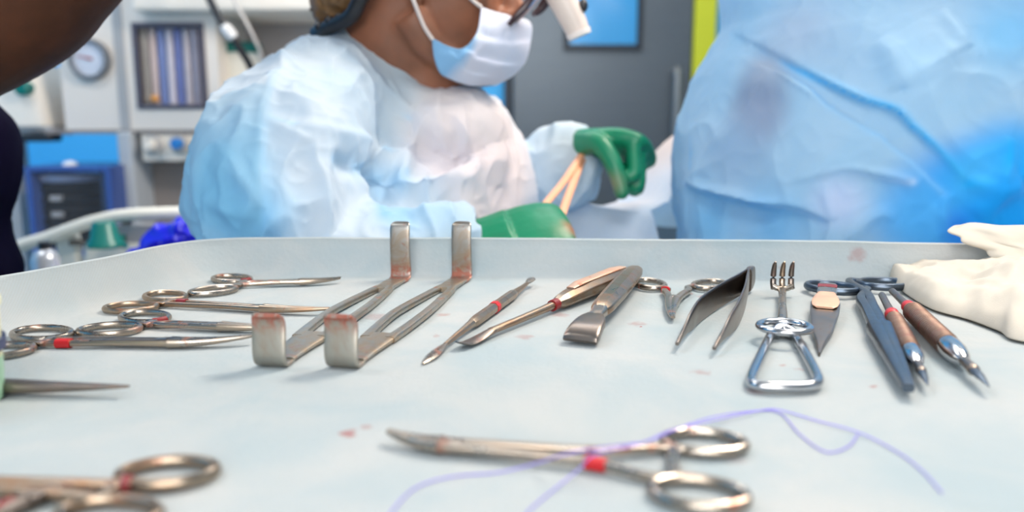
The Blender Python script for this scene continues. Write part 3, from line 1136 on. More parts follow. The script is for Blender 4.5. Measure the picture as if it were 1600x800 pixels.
# dark pointed scissors whose tip enters past the cup
hemostat('dissecting_scissors', 'dark pointed instrument tip entering beside the pale green cup', T(-330, 585, .003), T(-340, 620, .003), T(202, 611, .003), mat=STEEL_DARK, ring=(.0150, .0105), sw=.0028, jw=.0034, joint=.52, rise=.001, jawtip=.0004, ratchet=False, cat='scissors')


def retractor(label, a, b_):
    M = frame(a, b_)
    L = (Vector(b_) - Vector(a)).length
    o = thing('retractor', label, 'retractor', M=M, group='double-ended retractors standing on the tray')
    S = (0, 1, 0)
    th = .0011
    near = [(-.0035, 0, .0285), (-.0022, 0, .0280), (-.0004, 0, .0262), (.0004, 0, .022), (-.0006, 0, .013), (-.0008, 0, .006), (.0012, 0, .0022), (.006, 0, th + .0002), (.012, 0, th + .0002)]
    MB().sweep(near, [.0060, .0074, .0084, .0088, .0088, .0087, .0086, .0082, .0078], th, n=20, side=S, power=5, res=40).build('blade', STEEL_BLADE, o, local=True)
    far = [(L - .014, 0, th + .0002), (L - .006, 0, th + .0004), (L - .0012, 0, .003), (L, 0, .008), (L - .0008, 0, .018), (L - .0012, 0, .030), (L - .0002, 0, .0405), (L + .0022, 0, .0432), (L + .0048, 0, .0438)]
    MB().sweep(far, [.0072, .0078, .0080, .0080, .0078, .0077, .0076, .0070, .0054], th, n=20, side=S, power=5, res=44).build('blade', STEEL_FAR, o, local=True)
    mb = MB()
    z = th + .0010
    mb.sweep([(.010, 0, z), (.030, 0, z + .0002), (.050, 0, z + .0003), (.056, 0, z + .0003)], [.0079, .0086, .0098, .0099], [th, .0014, .0018, .0018], n=16, side=S, power=5, res=16)
    mb.sweep([(L - .048, 0, z + .0003), (L - .034, 0, z + .0003), (L - .012, 0, z)], [.0064, .0066, .0073], [.0018, .0016, th], n=16, side=S, power=5, res=14)
    for sg in (-1, 1):
        mb.sweep([(.048, sg * .0068, z + .0003), (.070, sg * .0085, z + .0008), (.100, sg * .0096, z + .0014), (.130, sg * .0085, z + .0010), (L - .052, sg * .0054, z + .0004), (L - .040, sg * .0038, z + .0003)], [.0034, .0030, .0028, .0028, .0028, .0028], .0020, n=12, power=4, res=36)
    mb.build('handle', STEEL_RETR, o, local=True)
    return o


retractor('slotted double-ended retractor with short bloodied near blade, beside the clamp row', T(423, 576), T(627, 437))
retractor('slotted double-ended retractor with red-smeared near blade, beside the slim curette', T(535, 578), T(722, 437))

# slim double-ended curette
a, b_ = T(660, 572), T(833, 434, .006)
M = frame(a, b_)
L = (b_ - a).length
o = thing('curette', 'slim double-ended curette with a red tape band on its handle', 'curette', M=M)
MB().sweep([(.070, 0, .0040), (.073, 0, .0040), (.078, 0, .0040), (.150, 0, .0042), (.155, 0, .0042), (.158, 0, .0042)], [.0018, .0030, .0036, .0036, .0030, .0018], n=8, res=None).build('handle', STEEL_TAN, o, local=True, smooth=25)
MB().sweep([(.030, 0, .0026), (.050, 0, .0034), (.072, 0, .0040)], [.0013, .0018, .0026], n=10, res=12).build('shaft', STEEL_TAN, o, local=True)
MB().sweep([(.156, 0, .0042), (.175, 0, .0044), (L - .014, 0, .0050)], [.0026, .0018, .0012], n=10, res=12).build('shaft', STEEL_TAN, o, local=True)
MB().sweep([(.0005, 0, .0011), (.006, 0, .0013), (.014, 0, .0018), (.024, 0, .0023), (.032, 0, .0026)], [.0006, .0022, .0032, .0026, .0013], [.0005, .0010, .0010, .0011, .0012], n=14, res=24).build('spoon', STEEL, o, local=True)
MB().sweep([(L - .016, 0, .0050), (L - .010, 0, .0054), (L - .004, 0, .0058), (L, 0, .0060)], [.0012, .0028, .0030, .0010], [.0011, .0012, .0012, .0006], n=14, res=20).build('spoon', STEEL, o, local=True)
MB().sweep([(.1115, 0, .0041), (.1165, 0, .0041)], .0040, n=8).build('marking_tape', RED, o, local=True)

# periosteal elevator
a, b_ = T(714, 549), T(979, 428, .0075)
M = frame(a, b_)
L = (b_ - a).length
o = thing('periosteal_elevator', 'curved-tip elevator with a thick faceted handle lying partly under the chisel', 'elevator', M=M)
hs = .108
MB().sweep([(hs - .002, 0, .0052), (hs + .003, 0, .0056), (hs + .010, 0, .0062), (hs + .040, 0, .0078), (L - .016, 0, .0082), (L - .004, 0, .0078), (L, 0, .0074)], [.0034, .0056, .0066, .0082, .0084, .0074, .0050], [.0032, .0048, .0054, .0068, .0070, .0060, .0040], n=8, res=None).build('handle', STEEL_TAN, o, local=True, smooth=25, bevel=.0006)
MB().sweep([(hs + .016, 0, .0122), (hs + .028, 0, .0138), (L - .020, 0, .0148), (L - .008, 0, .0140)], [.0030, .0042, .0044, .0034], .0007, n=12, power=4).build('thumb_plate', steel('steel_orange', col=(.60, .42, .32), rough=.45, stain=.6, scol=(.45, .13, .06), film=.6, fcol=(.62, .32, .2)), o, local=True)
MB().sweep([(.032, 0, .0040), (.060, 0, .0042), (.090, 0, .0048), (hs + .002, 0, .0054)], [.0027, .0025, .0027, .0031], [.0020, .0023, .0026, .0030], n=12, res=24).build('shaft', STEEL_TAN, o, local=True)
MB().sweep([(0, 0, .0052), (.004, 0, .0036), (.010, 0, .0022), (.020, 0, .0026), (.034, 0, .0040)], [.0014, .0036, .0045, .0040, .0027], [.0004, .0006, .0009, .0013, .0020], n=14, res=30, side=(0, 1, 0)).build('blade', STEEL_DARK, o, local=True)
MB().sweep([(hs - .008, 0, .0050), (hs - .002, 0, .0052)], .0038, n=12).build('marking_tape', DKRED, o, local=True)

# chisel
a, b_ = T(910, 541), T(992, 447)
M = frame(a, b_)
L = (b_ - a).length
o = thing('chisel', 'broad flat-bladed bone chisel with a faceted handle lying over the elevator', 'chisel', M=M)
h0, h1 = .0095, .0125
zz = lambda x: h0 + (h1 - h0) * max(0, (x - .03)) / (L - .03)
MB().sweep([(x, 0, zz(x)) for x in (.043, .047, .056, .085, .130, L - .010, L)], [.0050, .0066, .0074, .0082, .0082, .0074, .0058], [.0036, .0050, .0054, .0056, .0054, .0048, .0034], n=8, res=None).build('handle', STEEL_TAN, o, local=True, smooth=25, bevel=.0008)
MB().sweep([(.026, 0, .0085), (.034, 0, .0092), (.046, 0, zz(.046))], [.0052, .0044, .0050], [.0030, .0034, .0038], n=14, power=3, res=12).build('neck', STEEL, o, local=True)
MB().sweep([(-.001, .0012, .0030), (.002, .0010, .0046), (.010, .0004, .0072), (.022, 0, .0086), (.030, 0, .0090)], [.0098, .0098, .0092, .0080, .0050], [.0010, .0026, .0030, .0030, .0030], n=20, power=7, side=(0, 1, 0), res=20).build('blade', STEEL_DARK, o, local=True)

# tweezers standing on edge, tips towards the viewer
a, b_ = T(1168, 459), (T(1060, 533) + T(1117, 540)) / 2
o = thing('tweezers', 'dull spring tweezers standing on edge with open tips, beside the prong retractor', 'tweezers', loc=a)
tips = [T(1058, 534, .006), T(1116, 541, .006)]
for k, tp in enumerate(tips):
    d = tp - a
    pl = Vector((-d.y, d.x, 0)).normalized()
    bow = (.007 if k == 0 else -.004) * (-1)
    pts, hh, tt = [], [], []
    for q, zc, h, bw in ((0, .0105, .0085, 0), (.12, .0098, .0082, .3), (.35, .0088, .0082, .85), (.58, .0082, .0078, 1.0), (.74, .0076, .0062, .7), (.84, .0068, .0034, .45), (.92, .0062, .0020, .22), (1.0, .0048, .0009, 0)):
        p = a + Vector((d.x, d.y, 0)) * q + pl * (bow * bw * (1 if k == 0 else 1))
        pts.append((p.x, p.y, zc))
        hh.append(h)
        tt.append(.0011 if q < .8 else .0010)
    MB().sweep(pts, tt, hh, n=16, power=4, res=44).build('arm', STEEL_DARK, o)
MB().sweep([tuple(a + Vector((.0055, .009, .0118))), tuple(a + Vector((.002, .003, .0108))), tuple(a + Vector((-.001, -.003, .0103)))], [.0022, .0028, .0026], [.0070, .0086, .0084], n=16, power=4, res=10).build('spring_end', STEEL_DARK, o)

# three-pronged rake retractor with a wire loop handle
o = thing('rake_retractor', 'three-pronged rake with a finger ring and triangular wire loop handle', 'retractor', loc=T(1226, 560))
zl = .0034
loop = [T(px, py, zl) for px, py in ((1213, 512), (1203, 526), (1187, 560), (1175, 588), (1177, 600), (1195, 604), (1226, 605), (1258, 604), (1275, 600), (1277, 588), (1263, 560), (1243, 526), (1233, 512))]
MB().sweep(loop, .0026, n=14, res=90).build('loop_handle', STEEL_CLEAN, o)
cc = T(1226, 510, .009)
MB().sweep([(cc.x + .0137 * math.cos(t), cc.y + .0125 * math.sin(t), .0088) for t in np.linspace(0, 2 * math.pi, 40, endpoint=False)], .0022, .0020, n=12, closed=True).build('finger_ring', STEEL_CLEAN, o)
cj = T(1223, 517, .005)
MB().sweep([tuple(cj + Vector((-.0050, -.002, -.001))), tuple(cj + Vector((0, .002, .0010))), tuple(cj + Vector((.0050, -.002, -.001)))], [.0030, .0040, .0030], .0034, n=12, res=12).build('yoke', STEEL_CLEAN, o)
fb = T(1222, 455, .004)
MB().sweep([tuple(cj + Vector((0, .002, .001))), tuple(cj.lerp(fb, .3) + Vector((0, 0, .0015))), tuple(cj.lerp(fb, .65) + Vector((0, 0, .001))), tuple(fb + Vector((0, 0, .0015)))], [.0030, .0028, .0024, .0028], [.0026, .0024, .0022, .0022], n=12, res=24).build('shaft', STEEL, o)
MB().sweep([tuple(fb + Vector((-.0068, 0, .004))), tuple(fb + Vector((-.003, -.001, .0022))), tuple(fb + Vector((.003, -.001, .0022))), tuple(fb + Vector((.0068, 0, .004)))], .0022, .0020, n=12, res=14).build('crossbar', STEEL, o)
for dx in (-.0062, 0, .0062):
    MB().sweep([tuple(fb + Vector((dx, -.0010, .002))), tuple(fb + Vector((dx, .0012, .006))), tuple(fb + Vector((dx, .0014, .013))), tuple(fb + Vector((dx, .0002, .0185))), tuple(fb + Vector((dx, -.0018, .0212)))], [.0021, .0021, .0019, .0015, .0006], n=10, res=18).build('prong', STEEL_DARK if dx else STEEL_TAN, o)

# flat tissue forceps resting on the black ring
a, b_ = T(1293, 449, .009), T(1280, 554, .0012)
d = b_ - a
o = thing('tissue_forceps', 'flat tissue forceps with coppery grip resting on a black scissor ring', 'tweezers', loc=Vector((a.x, a.y, 0)))
def fl(qs, off):
    return [tuple(a + d * q + Vector((0, 0, off))) for q in qs]
for k, (off, mt) in enumerate(((.0014, None), (-.0012, None))):
    MB().sweep(fl((0, .10, .20, .29, .34, .46, .58, .70, .82, .92, 1.0), off * .6), [.0056, .0058, .0062, .0084, .0088, .0082, .0070, .0058, .0034, .0016, .0005], [.0010] * 9 + [.0008, .0004], n=16, power=3.5, res=50).build('arm', STEEL_DARK, o)
MB().sweep(fl((.17, .20, .28, .34, .40, .43), .0028), [.0050, .0058, .0078, .0082, .0074, .0052], .0006, n=16, power=4, res=20).build('grip', steel('copper_grip', col=(.66, .41, .29), rough=.42, stain=.1, film=.3, fcol=(.6, .36, .25)), o)
MB().sweep(fl((.02, .07), .0026), [.0062, .0062], .0006, n=12, power=4).build('marking_tape', DKRED, o)
MB().sweep(fl((-.01, .17), .0022), [.0054, .0062], .0008, n=12, power=4).build('back_plate', STEEL, o)


def handpiece(label, a, b_, r_, g0, g1):
    M = frame3(a, Vector(b_) - Vector(a))
    L = (Vector(b_) - Vector(a)).length
    o = thing('scalpel_handle', label, 'scalpel', M=M, group='ribbed scalpel handles by the white cloth')
    GR = steel('grip_brown', col=(.215, .145, .115), rough=.5, stain=.55, scol=(.15, .04, .03), film=.7, fcol=(.17, .10, .07), scale=120)
    MB().sweep([(0, 0, 0), (L * g0 * .6, 0, 0), (L * g0, 0, 0)], [.0022, .0024, r_ * .62], n=12, res=14).build('stem', STEEL_DARK, o, local=True)
    pr = [(r_ * .7, L * g0 - .002), (r_ * .95, L * g0 + .003)]
    k = 26
    for i in range(k):
        x = L * g0 + .004 + (L * (g1 - g0) - .006) * i / k
        pr += [(r_ * 1.0, x), (r_ * 1.03, x + .0006), (r_ * .97, x + .0013)]
    pr += [(r_ * .95, L * g1 - .001), (r_ * .8, L * g1)]
    MB().lathe(pr, axis='X', n=20).build('grip', GR, o, local=True)
    e = (1 - g1) * L
    MB().lathe([(r_ * .9, L * g1 - .001), (r_ * .98, L * g1 + e * .04), (r_ * .95, L * g1 + e * .20), (r_ * .72, L * g1 + e * .34), (r_ * .52, L * g1 + e * .40), (r_ * .44, L * g1 + e * .42)], axis='X', n=20).build('collar', STEEL_CLEAN, o, local=True)
    MB().lathe([(r_ * .40, L * g1 + e * .40), (r_ * .42, L * g1 + e * .56), (r_ * .46, L * g1 + e * .60), (r_ * .46, L * g1 + e * .66), (r_ * .36, L * g1 + e * .68)], axis='X', n=16).build('neck', STEEL_DARK, o, local=True)
    MB().sweep([(L * g1 + e * .66, 0, 0), (L * g1 + e * .80, 0, 0), (L, 0, -.0006)], [r_ * .40, r_ * .34, .0003], [r_ * .34, r_ * .24, .0003], n=10, res=10).build('blade', BLACKSTEEL, o, local=True)
    MB().lathe([(.0036, L * g0 - .010), (.0040, L * g0 - .009), (.0042, L * g0 - .003), (.0036, L * g0 - .002)], axis='X', n=14).build('marking_tape', RED, o, local=True)
    return o


handpiece('shorter ribbed brown scalpel handle lying against the black scissors', T(1378, 461, .009), T(1450, 600, .0054), .0049, .33, .71)
handpiece('longer ribbed brown scalpel handle lying beside the white cloth', T(1394, 455, .010), T(1546, 602, .0062), .0059, .27, .67)

# violet suture threads
VIO = plain('suture_violet', (.26, .20, .72), .45, var=.1)
def thread(label, px):
    P = [T(a, b_, z) for a, b_, z in px]
    o = MB().sweep(P, .00027, n=8, res=170).build('suture_thread', VIO)
    return tag(o, label, 'thread', 'violet suture threads')
thread('violet suture thread looping beyond the front clamp and doubling back under its rings', [(600, 830, .0006), (612, 800, .0006), (650, 762, .0006), (705, 745, .0006), (780, 738, .0006), (845, 722, .004), (885, 709, .0105), (950, 698, .0105), (1010, 690, .008), (1045, 676, .0072), (1100, 655, .004), (1160, 644, .0006), (1215, 644, .0006), (1250, 679, .0006), (1290, 706, .0006), (1325, 698, .0006), (1341, 678, .0006)])
thread('violet suture thread ending loose beside the loop, nearest the lower edge', [(815, 815, .0006), (830, 795, .0006), (862, 768, .0006), (905, 733, .003), (930, 710, .0108), (1000, 693, .0105), (1050, 672, .0076), (1110, 658, .003), (1180, 643, .0012), (1215, 640, .0012), (1275, 657, .0008), (1340, 675, .0014), (1400, 705, .0006), (1440, 735, .0006), (1472, 770, .0006)])

# pale green cup cut by the left frame edge
cx, cy = -.2470, .335
o = thing('medicine_cup', 'pale green and cream plastic cup cut off at the tray side', 'cup', loc=(cx, cy, 0))
MB().lathe([(.0195, .0003), (.0205, .001), (.0215, .012), (.0217, .020)], c=(cx, cy, 0), n=32).build('base', plain('cup_green', (.30, .52, .36), .3, var=.2, scale=60), o)
MB().lathe([(.0217, .0202), (.0222, .042), (.0232, .043), (.0232, .046), (.0222, .0465)], c=(cx, cy, 0), n=32).build('body', plain('cup_cream', (.70, .68, .44), .3, var=.12, scale=60), o)
MB().lathe([(.0235, .0235), (.0235, .0285)], c=(cx, cy, 0), n=32).build('band', plain('cup_band', (.03, .05, .13), .3), o)

# white cloth crumpled at the tray corner
GZ = fabric('gauze', (.64, .575, .485), (.69, .63, .54), scale=16, trans=.2, weave=1400, wb=.0003)
outl = [T(px, py) for px, py in ((1387, 434), (1395, 447), (1425, 470), (1460, 489), (1510, 503), (1560, 522), (1600, 539))]
far = [T(px, py, .0) for px, py in ((1392, 422), (1440, 432), (1480, 440), (1520, 440), (1560, 436), (1600, 432), (1650, 430))]
outl += [Vector((.34, .405, 0)), Vector((.43, .385, 0))]
far += [Vector((.40, .588, 0)), Vector((.50, .575, 0))]
NUo, NVo = 90, 46
A = cr([(p.x, p.y) for p in outl], NUo)
B = cr([(p.x, p.y) for p in far], NUo)
P = []
for i in range(NUo):
    u = i / (NUo - 1)
    row = []
    for j in range(NVo):
        s = j / (NVo - 1)
        x, y = A[i] * (1 - s) + B[i] * s
        edge = min(1, s * 7) ** .5 * min(1, (1 - s) * 7) ** .5
        body = .008 + .006 * min(1, u * 2.2)
        ridge = .006 * math.exp(-((s - (.75 - .25 * u)) / .16) ** 2) * min(1, u * 3)
        ridge += .011 * math.exp(-((s - (.25 + .2 * u)) / .11) ** 2) * max(0, min(1, (u - .45) * 4))
        back = .006 * max(0, min(1, (u - .52) * 4)) * max(0, s - .35)
        n1 = noise.noise(Vector((x * 40, y * 26, 1.3))) * .006 * min(1, u * 3 + .2) + (1 - abs(noise.noise(Vector((x * 50, y * 34, 5.1)))) * 2) * .0035 + (1 - abs(noise.noise(Vector((x * 95, y * 70, 9.1)))) * 2) * .0016 * min(1, u * 4)
        z = .0015 + edge * (body + ridge + back + n1)
        row.append((x, y, max(.0010, z)))
    P.append(row)
mb = MB().grid(P)
o = mb.build('gauze_towel', GZ, None, smooth=80, solid=.0012, subsurf=1)
tag(o, 'long cream-white cloth lying folded over the black ring at the tray corner', 'cloth', 'crumpled white cloths')
# ruffled clump standing against the back rim
mb = MB()
P = []
NUc, NVc = 80, 30
for i in range(NUc):
    u = i / (NUc - 1)
    x = .343 + u * .20
    row = []
    for j in range(NVc):
        s = j / (NVc - 1)
        # front foot -> up over the rim -> a little beyond
        yb = .606 - (x - .288) * .10
        ruf = math.sin(x * 260 + s * 3) * .0025 * (1 - u) + noise.noise(Vector((x * 60, s * 3, 2))) * .006
        yy = yb - .055 + s * .050 + ruf * .8
        zz_ = .004 + .040 * (s ** .8) + .004 * noise.noise(Vector((x * 35, s * 4, 7)))
        lft = .012 * (1 - s) ** 2 * 0 + .012 * math.sin(s * 5.5) * (1 - u) ** 2 - .006 * s * (1 - u)
        row.append((x + lft + .003 * math.sin(s * 26) * (1 - u) ** 3, yy, zz_))
    P.append(row)
mb.grid(P)
o = mb.build('gauze_towel', GZ, None, smooth=80, solid=.0016, subsurf=1)
tag(o, 'ruffled cream-white cloth bunched upright against the back rim of the tray', 'cloth', 'crumpled white cloths')

# ------------------------------------------------------------------ people
def set_tone(o, C):
    a = o.data.color_attributes.new('tone', 'FLOAT_COLOR', 'POINT')
    a.data.foreach_set('color', np.asarray(C, float).ravel())


def tone_lines(V, C, lines):
    for (pts, r_, col, wt) in lines:
        if len(pts) < 2:
            continue
        L = cr([tuple(p) for p in pts], 16 * len(pts))
        d = np.full(len(V), 1e9)
        for q in L:
            d = np.minimum(d, np.sum((V - q) ** 2, axis=1))
        k = wt * np.exp(-d / r_ ** 2)
        a0 = C[:, 3]
        a1 = a0 + k * (1 - a0)
        mixf = np.where(a1 > 1e-6, k / np.maximum(a1, 1e-6), 0)[:, None]
        C[:, :3] = C[:, :3] * (1 - mixf) + np.array(col) * mixf
        C[:, 3] = a1
    return C


def tones(V, base, spots, bvh=None):
    """Soft spots of another colour: (point, radius, colour, weight)."""
    C = np.zeros((len(V), 4))
    C[:, :3] = base
    for (p, r_, col, wt) in spots:
        d = np.sqrt(np.sum((V - np.array(p)) ** 2, axis=1))
        k = wt * np.clip(1.25 - d / r_, 0, 1)
        k = k * k * (3 - 2 * k)
        a0 = C[:, 3]
        a1 = a0 + k * (1 - a0)
        mixf = np.where(a1 > 1e-6, k / np.maximum(a1, 1e-6), 0)[:, None]
        C[:, :3] = C[:, :3] * (1 - mixf) + np.array(col) * mixf
        C[:, 3] = a1
    return C


def head_shapes(mb, O, R, s=1.0):
    h = lambda x, y, z: O + R @ (Vector((x, y, z)) * s)
    MM = Matrix.Translation(O) @ R.to_4x4() @ Matrix.Scale(s, 4)
    mb.ellipsoid((-.022, 0, .045), (.098, .077, .082), M=MM)
    mb.ellipsoid((.030, 0, -.020), (.062, .062, .085), M=MM)
    mb.ellipsoid((.030, 0, -.062), (.056, .052, .046), M=MM)
    mb.ellipsoid((.066, 0, -.100), (.022, .026, .020), M=MM)
    for sy in (-1, 1):
        mb.sweep([h(-.004, sy * .060, -.050), h(.020, sy * .052, -.082), h(.062, sy * .018, -.104)], [.020 * s, .018 * s, .016 * s], n=12, res=12)
        mb.ellipsoid((.060, sy * .036, -.022), (.022, .022, .022), M=MM)
        mb.ellipsoid((.074, sy * .030, .024), (.018, .026, .010), M=MM)
    mb.sweep([h(.086, 0, .012), h(.100, 0, -.012), h(.112, 0, -.036)], [.008 * s, .010 * s, .013 * s], n=12, res=10)
    mb.ellipsoid((.098, .010, -.040), (.012, .009, .008), M=MM)
    mb.ellipsoid((.098, -.010, -.040), (.012, .009, .008), M=MM)
    mb.ellipsoid((.087, 0, -.066), (.013, .024, .006), M=MM)
    mb.ellipsoid((.086, 0, -.077), (.012, .020, .007), M=MM)
    return h, MM


def ear(mb, MM, sy):
    pts = [(.006, sy * .076, -.034), (-.012, sy * .080, -.022), (-.022, sy * .085, .004), (-.016, sy * .086, .028), (.004, sy * .082, .030), (.012, sy * .077, .012)]
    mb.sweep([MM @ Vector(p) for p in pts], [.006, .005, .005, .005, .005, .004], n=10, res=26)
    mb.ellipsoid((-.004, sy * .077, .002), (.014, .006, .026), M=MM)
    mb.ellipsoid((.004, sy * .076, -.033), (.008, .006, .010), M=MM)


def hand_shapes(mb, M, curl=1.0, splay=.0, thumb=.6, thumbp=None):
    """M: wrist frame, x to the fingers, y to the thumb side, z back of the hand."""
    def pt(x, y, z):
        return M @ Vector((x, y, z))
    yv = (M.to_3x3() @ Vector((0, 1, 0)))
    mb.sweep([pt(-.03, 0, 0), pt(0, 0, 0), pt(.030, .002, .001), (pt(.065, .001, .003)), pt(.092, 0, .001), pt(.099, 0, -.003)], [.029, .027, .036, .042, .041, .034], [.021, .019, .017, .016, .013, .009], n=18, side=yv, power=2.5, res=24)
    fl = [(.032, .068, .0088), (.0108, .076, .0090), (-.0110, .071, .0086), (-.0315, .056, .0076)]
    for i, (y, L, r_) in enumerate(fl):
        a = 0
        p = Vector((.090 - abs(y - .005) * .16, y, 0))
        pts = [pt(*p)]
        rr = [r_ * 1.06]
        sp = splay * (y / .03)
        for q, seg in enumerate((.46, .30, .24)):
            a += curl * (0.85 if q == 0 else 1.0) * (1 + .08 * i)
            p = p + Vector((math.cos(a) * math.cos(sp), math.sin(sp), -math.sin(a))) * L * seg
            pts.append(pt(*p))
            rr.append(r_ * (1.0, .93, .80)[q])
        # joint-accurate bend: keep the corners by adding midpoints
        full, fr = [], []
        for q in range(3):
            full += [pts[q], pts[q].lerp(pts[q + 1], .5)]
            fr += [rr[q], (rr[q] + rr[q + 1]) / 2 * .95]
        full.append(pts[3])
        fr.append(rr[3])
        mb.sweep(full, fr, n=12, side=yv, res=22)
        mb.ellipsoid(pts[3], (r_ * .8, r_ * .8, r_ * .8), nu=12, nv=8)
    tp = [(.016, .024, -.004), (.040, .047, -.012 - .01 * thumb), (.066, .055 - .012 * thumb, -.022 - .018 * thumb), (.088, .050 - .03 * thumb, -.030 - .02 * thumb)]
    tq = [pt(*p) for p in (thumbp or tp)]
    mb.sweep(tq, [.016, .0125, .0105, .0085], n=12, res=18)
    mb.ellipsoid(tq[3], (.0085, .0085, .0085), nu=12, nv=8)


SKIN = skin_mat('skin', (.215, .092, .053), (.31, .118, .062))
SKIN_DARK_SHADED = skin_mat('skin_dark_shaded', (.065, .026, .014), (.10, .036, .018), .12)  # dark skin, the shade on the raised arm put into its colour
GLOVE = None
m, t, b = nt('glove_green')
v = coords(t)
c = mixc(t, noise_tex(t, v, 40), (.0, .150, .068), (.0, .205, .098))
a = N_(t, 'ShaderNodeAttribute', attribute_name='tone')
c = mixc(t, a.outputs['Alpha'], c, a.outputs['Color'])
t.links.new(c, b.inputs['Base Color'])
b.inputs['Roughness'].default_value = .42
bump(t, b, noise_tex(t, v, 120, 3), .4, .0015)
GLOVE = m
MASKM = fabric('mask_cloth', (.70, .76, .90), (.76, .78, .90), scale=30, trans=.2, weave=1500, wb=.0001, attr=True)
STRAP = plain('strap_white', (.62, .56, .54), .7)
HAIR = plain('hair_brown', (.20, .11, .045), .45, var=.5, scale=160, bumpd=.002)
HAIR_DK = plain('hair_dark', (.03, .02, .014), .45, var=.4, scale=160, bumpd=.002)
CAPM = fabric('cap_cloth', (.35, .62, .80), (.45, .70, .86), trans=.2)
EYEW = plain('eye_white', (.7, .68, .66), .2)
EYEB = plain('eye_iris', (.03, .02, .015), .2)
SHOE = plain('shoe_white', (.6, .6, .62), .5)


def eyes(MM, o):
    for sy in (-1, 1):
        e = MB().ellipsoid((.072, sy * .031, .006), (.012, .013, .011), M=MM).build('eye', EYEW, o)
        MB().ellipsoid((.0815, sy * .031, .005), (.004, .0058, .0058), M=MM).build('iris', EYEB, e)
        MB().sweep([MM @ Vector(p) for p in ((.086, sy * .012, .028), (.088, sy * .030, .034), (.074, sy * .052, .028))], [.003, .0035, .002], n=8, res=12).build('eyebrow', HAIR_DK, o)


def coons(top, bot, left, right, nu, nv):
    """top/bot run u 0..1, left/right run v 0..1 (left at u=0)."""
    Tt, Bb, Ll, Rr = cr(top, nu), cr(bot, nu), cr(left, nv), cr(right, nv)
    P = []
    for i in range(nu):
        u = i / (nu - 1)
        row = []
        for j in range(nv):
            w_ = j / (nv - 1)
            p = (1 - w_) * Tt[i] + w_ * Bb[i] + (1 - u) * Ll[j] + u * Rr[j] - ((1 - u) * (1 - w_) * Tt[0] + u * (1 - w_) * Tt[-1] + (1 - u) * w_ * Bb[0] + u * w_ * Bb[-1])
            row.append(p)
        P.append(row)
    return P


# ---- the surgeon in the white gown
sg = thing('person', 'surgeon in a white and pale blue gown, face mask, loupes and green gloves', 'person', loc=(D(560, 640, .95).x, .95, ZF))
HO = D(658, -38, .885)
RP = Matrix.Rotation(math.radians(3), 3, 'Y')
mb = MB()
h, HM = head_shapes(mb, HO, RP, .93)
mb.sweep([h(-.020, 0, -.01), h(-.022, 0, -.07), D(630, 95, .90), D(605, 150, .915), D(590, 210, .92)], [.056, .055, .058, .085, .12], [.058, .060, .064, .075, .09], n=20, side=(0, 1, 0), res=24)
mb.sweep([h(-.05, 0, -.06), D(585, 80, .90), D(548, 90, .915)], [.045, .055, .06], n=16, res=14)
mb.sweep([h(.020, 0, -.070), D(660, 110, .895), D(650, 160, .90)], [.046, .050, .055], n=16, side=(0, 1, 0), res=14)
ear(mb, HM, -1)
ear(mb, HM, 1)
V, fs = blob(mb, .0042, 5)
from_np(V, fs).build('body', SKIN, sg, smooth=80)
eyes(HM, sg)
# hair
mb = MB()
mb.ellipsoid((-.030, 0, .052), (.104, .084, .090), M=HM)
mb.ellipsoid((-.070, 0, -.015), (.050, .066, .052), M=HM)
mb.ellipsoid((-.088, 0, -.035), (.036, .05, .034), M=HM)
V, fs = blob(mb, .006, 3)
V = wrinkle(V, normals(V, fs), 60, .006, (1, 3, .5), 4)
# trim away the face side
keep = []
Hi = HM.inverted()
for f in fs:
    c_ = Vector(np.mean(V[list(f)], axis=0))
    q = Hi @ c_
    if q.x < .045 - max(0, .03 - q.z) * 1.2:
        keep.append(f)
from_np(V, keep).build('hair', HAIR, sg, smooth=80)
mb = MB()
P = []
for i in range(40):
    a_ = 2 * math.pi * i / 40
    row = []
    for j in range(12):
        th = j / 11 * 1.45
        puff = 1 + .05 * math.sin(a_ * 14) * math.sin(th)
        row.append(HM @ Vector((-.028 + .112 * math.sin(th) * math.cos(a_) * puff, .091 * math.sin(th) * math.sin(a_) * puff, .050 + .100 * math.cos(th))))
    P.append(row)
mb.grid(P, closed_u=True)
mb.build('surgical_cap', CAPM, sg, smooth=80, solid=.0008)
# mask
A_, B_, C_, D_ = (752, 11, .836), (675, 60, .812), (806, 26, .885), (775, 133, .880)
d3 = lambda q: np.array(D(*q))
left = [d3(q) for q in (A_, (747, 44, .828), (737, 64, .820), (720, 76, .815), (698, 71, .811), B_)]
right = [d3(q) for q in (C_, (829, 36, .885), (829, 64, .885), (821, 96, .885), (802, 118, .884), D_)]
top = [d3(q) for q in (A_, (776, 19, .850), C_)]
bot = [d3(q) for q in (B_, (679, 92, .816), (692, 118, .828), (733, 133, .850), D_)]
nu, nv = 44, 44
P = np.array(coons(top, bot, left, right, nu, nv))
# pleats and dents
rr_ = np.zeros((nu, nv))
for i in range(nu):
    for j in range(nv):
        u, w_ = i / (nu - 1), j / (nv - 1)
        bul = math.sin(math.pi * u) * math.sin(math.pi * w_)
        pl = 0
        for (w0, am) in ((.36, .0035), (.58, .0042), (.78, .003)):
            d_ = w_ - w0 - .10 * (u - .5)
            pl += am * math.tanh(d_ * 30) * math.exp(-(d_ / .11) ** 2) * min(1, u * 5) * min(1, (1 - u) * 4 + .2)
        dent = -.005 * math.exp(-((u - .62) / .16) ** 2 - ((w_ - .22) / .10) ** 2)
        nz = .0018 * noise.noise(Vector((u * 6, w_ * 7, 1)))
        rr_[i, j] = bul * .006 + pl + dent + nz
P[:, :, 1] -= rr_
P[:, :, 2] += rr_ * .4
allv, rows = [], []
full = []
for i in range(nu):
    full.append([Vector(p) for p in P[i]])
for i in range(nu - 2, -1, -1):
    full.append([Vector((p[0], 1.77 - p[1], p[2])) for p in P[i]])
mb = MB().grid(full)
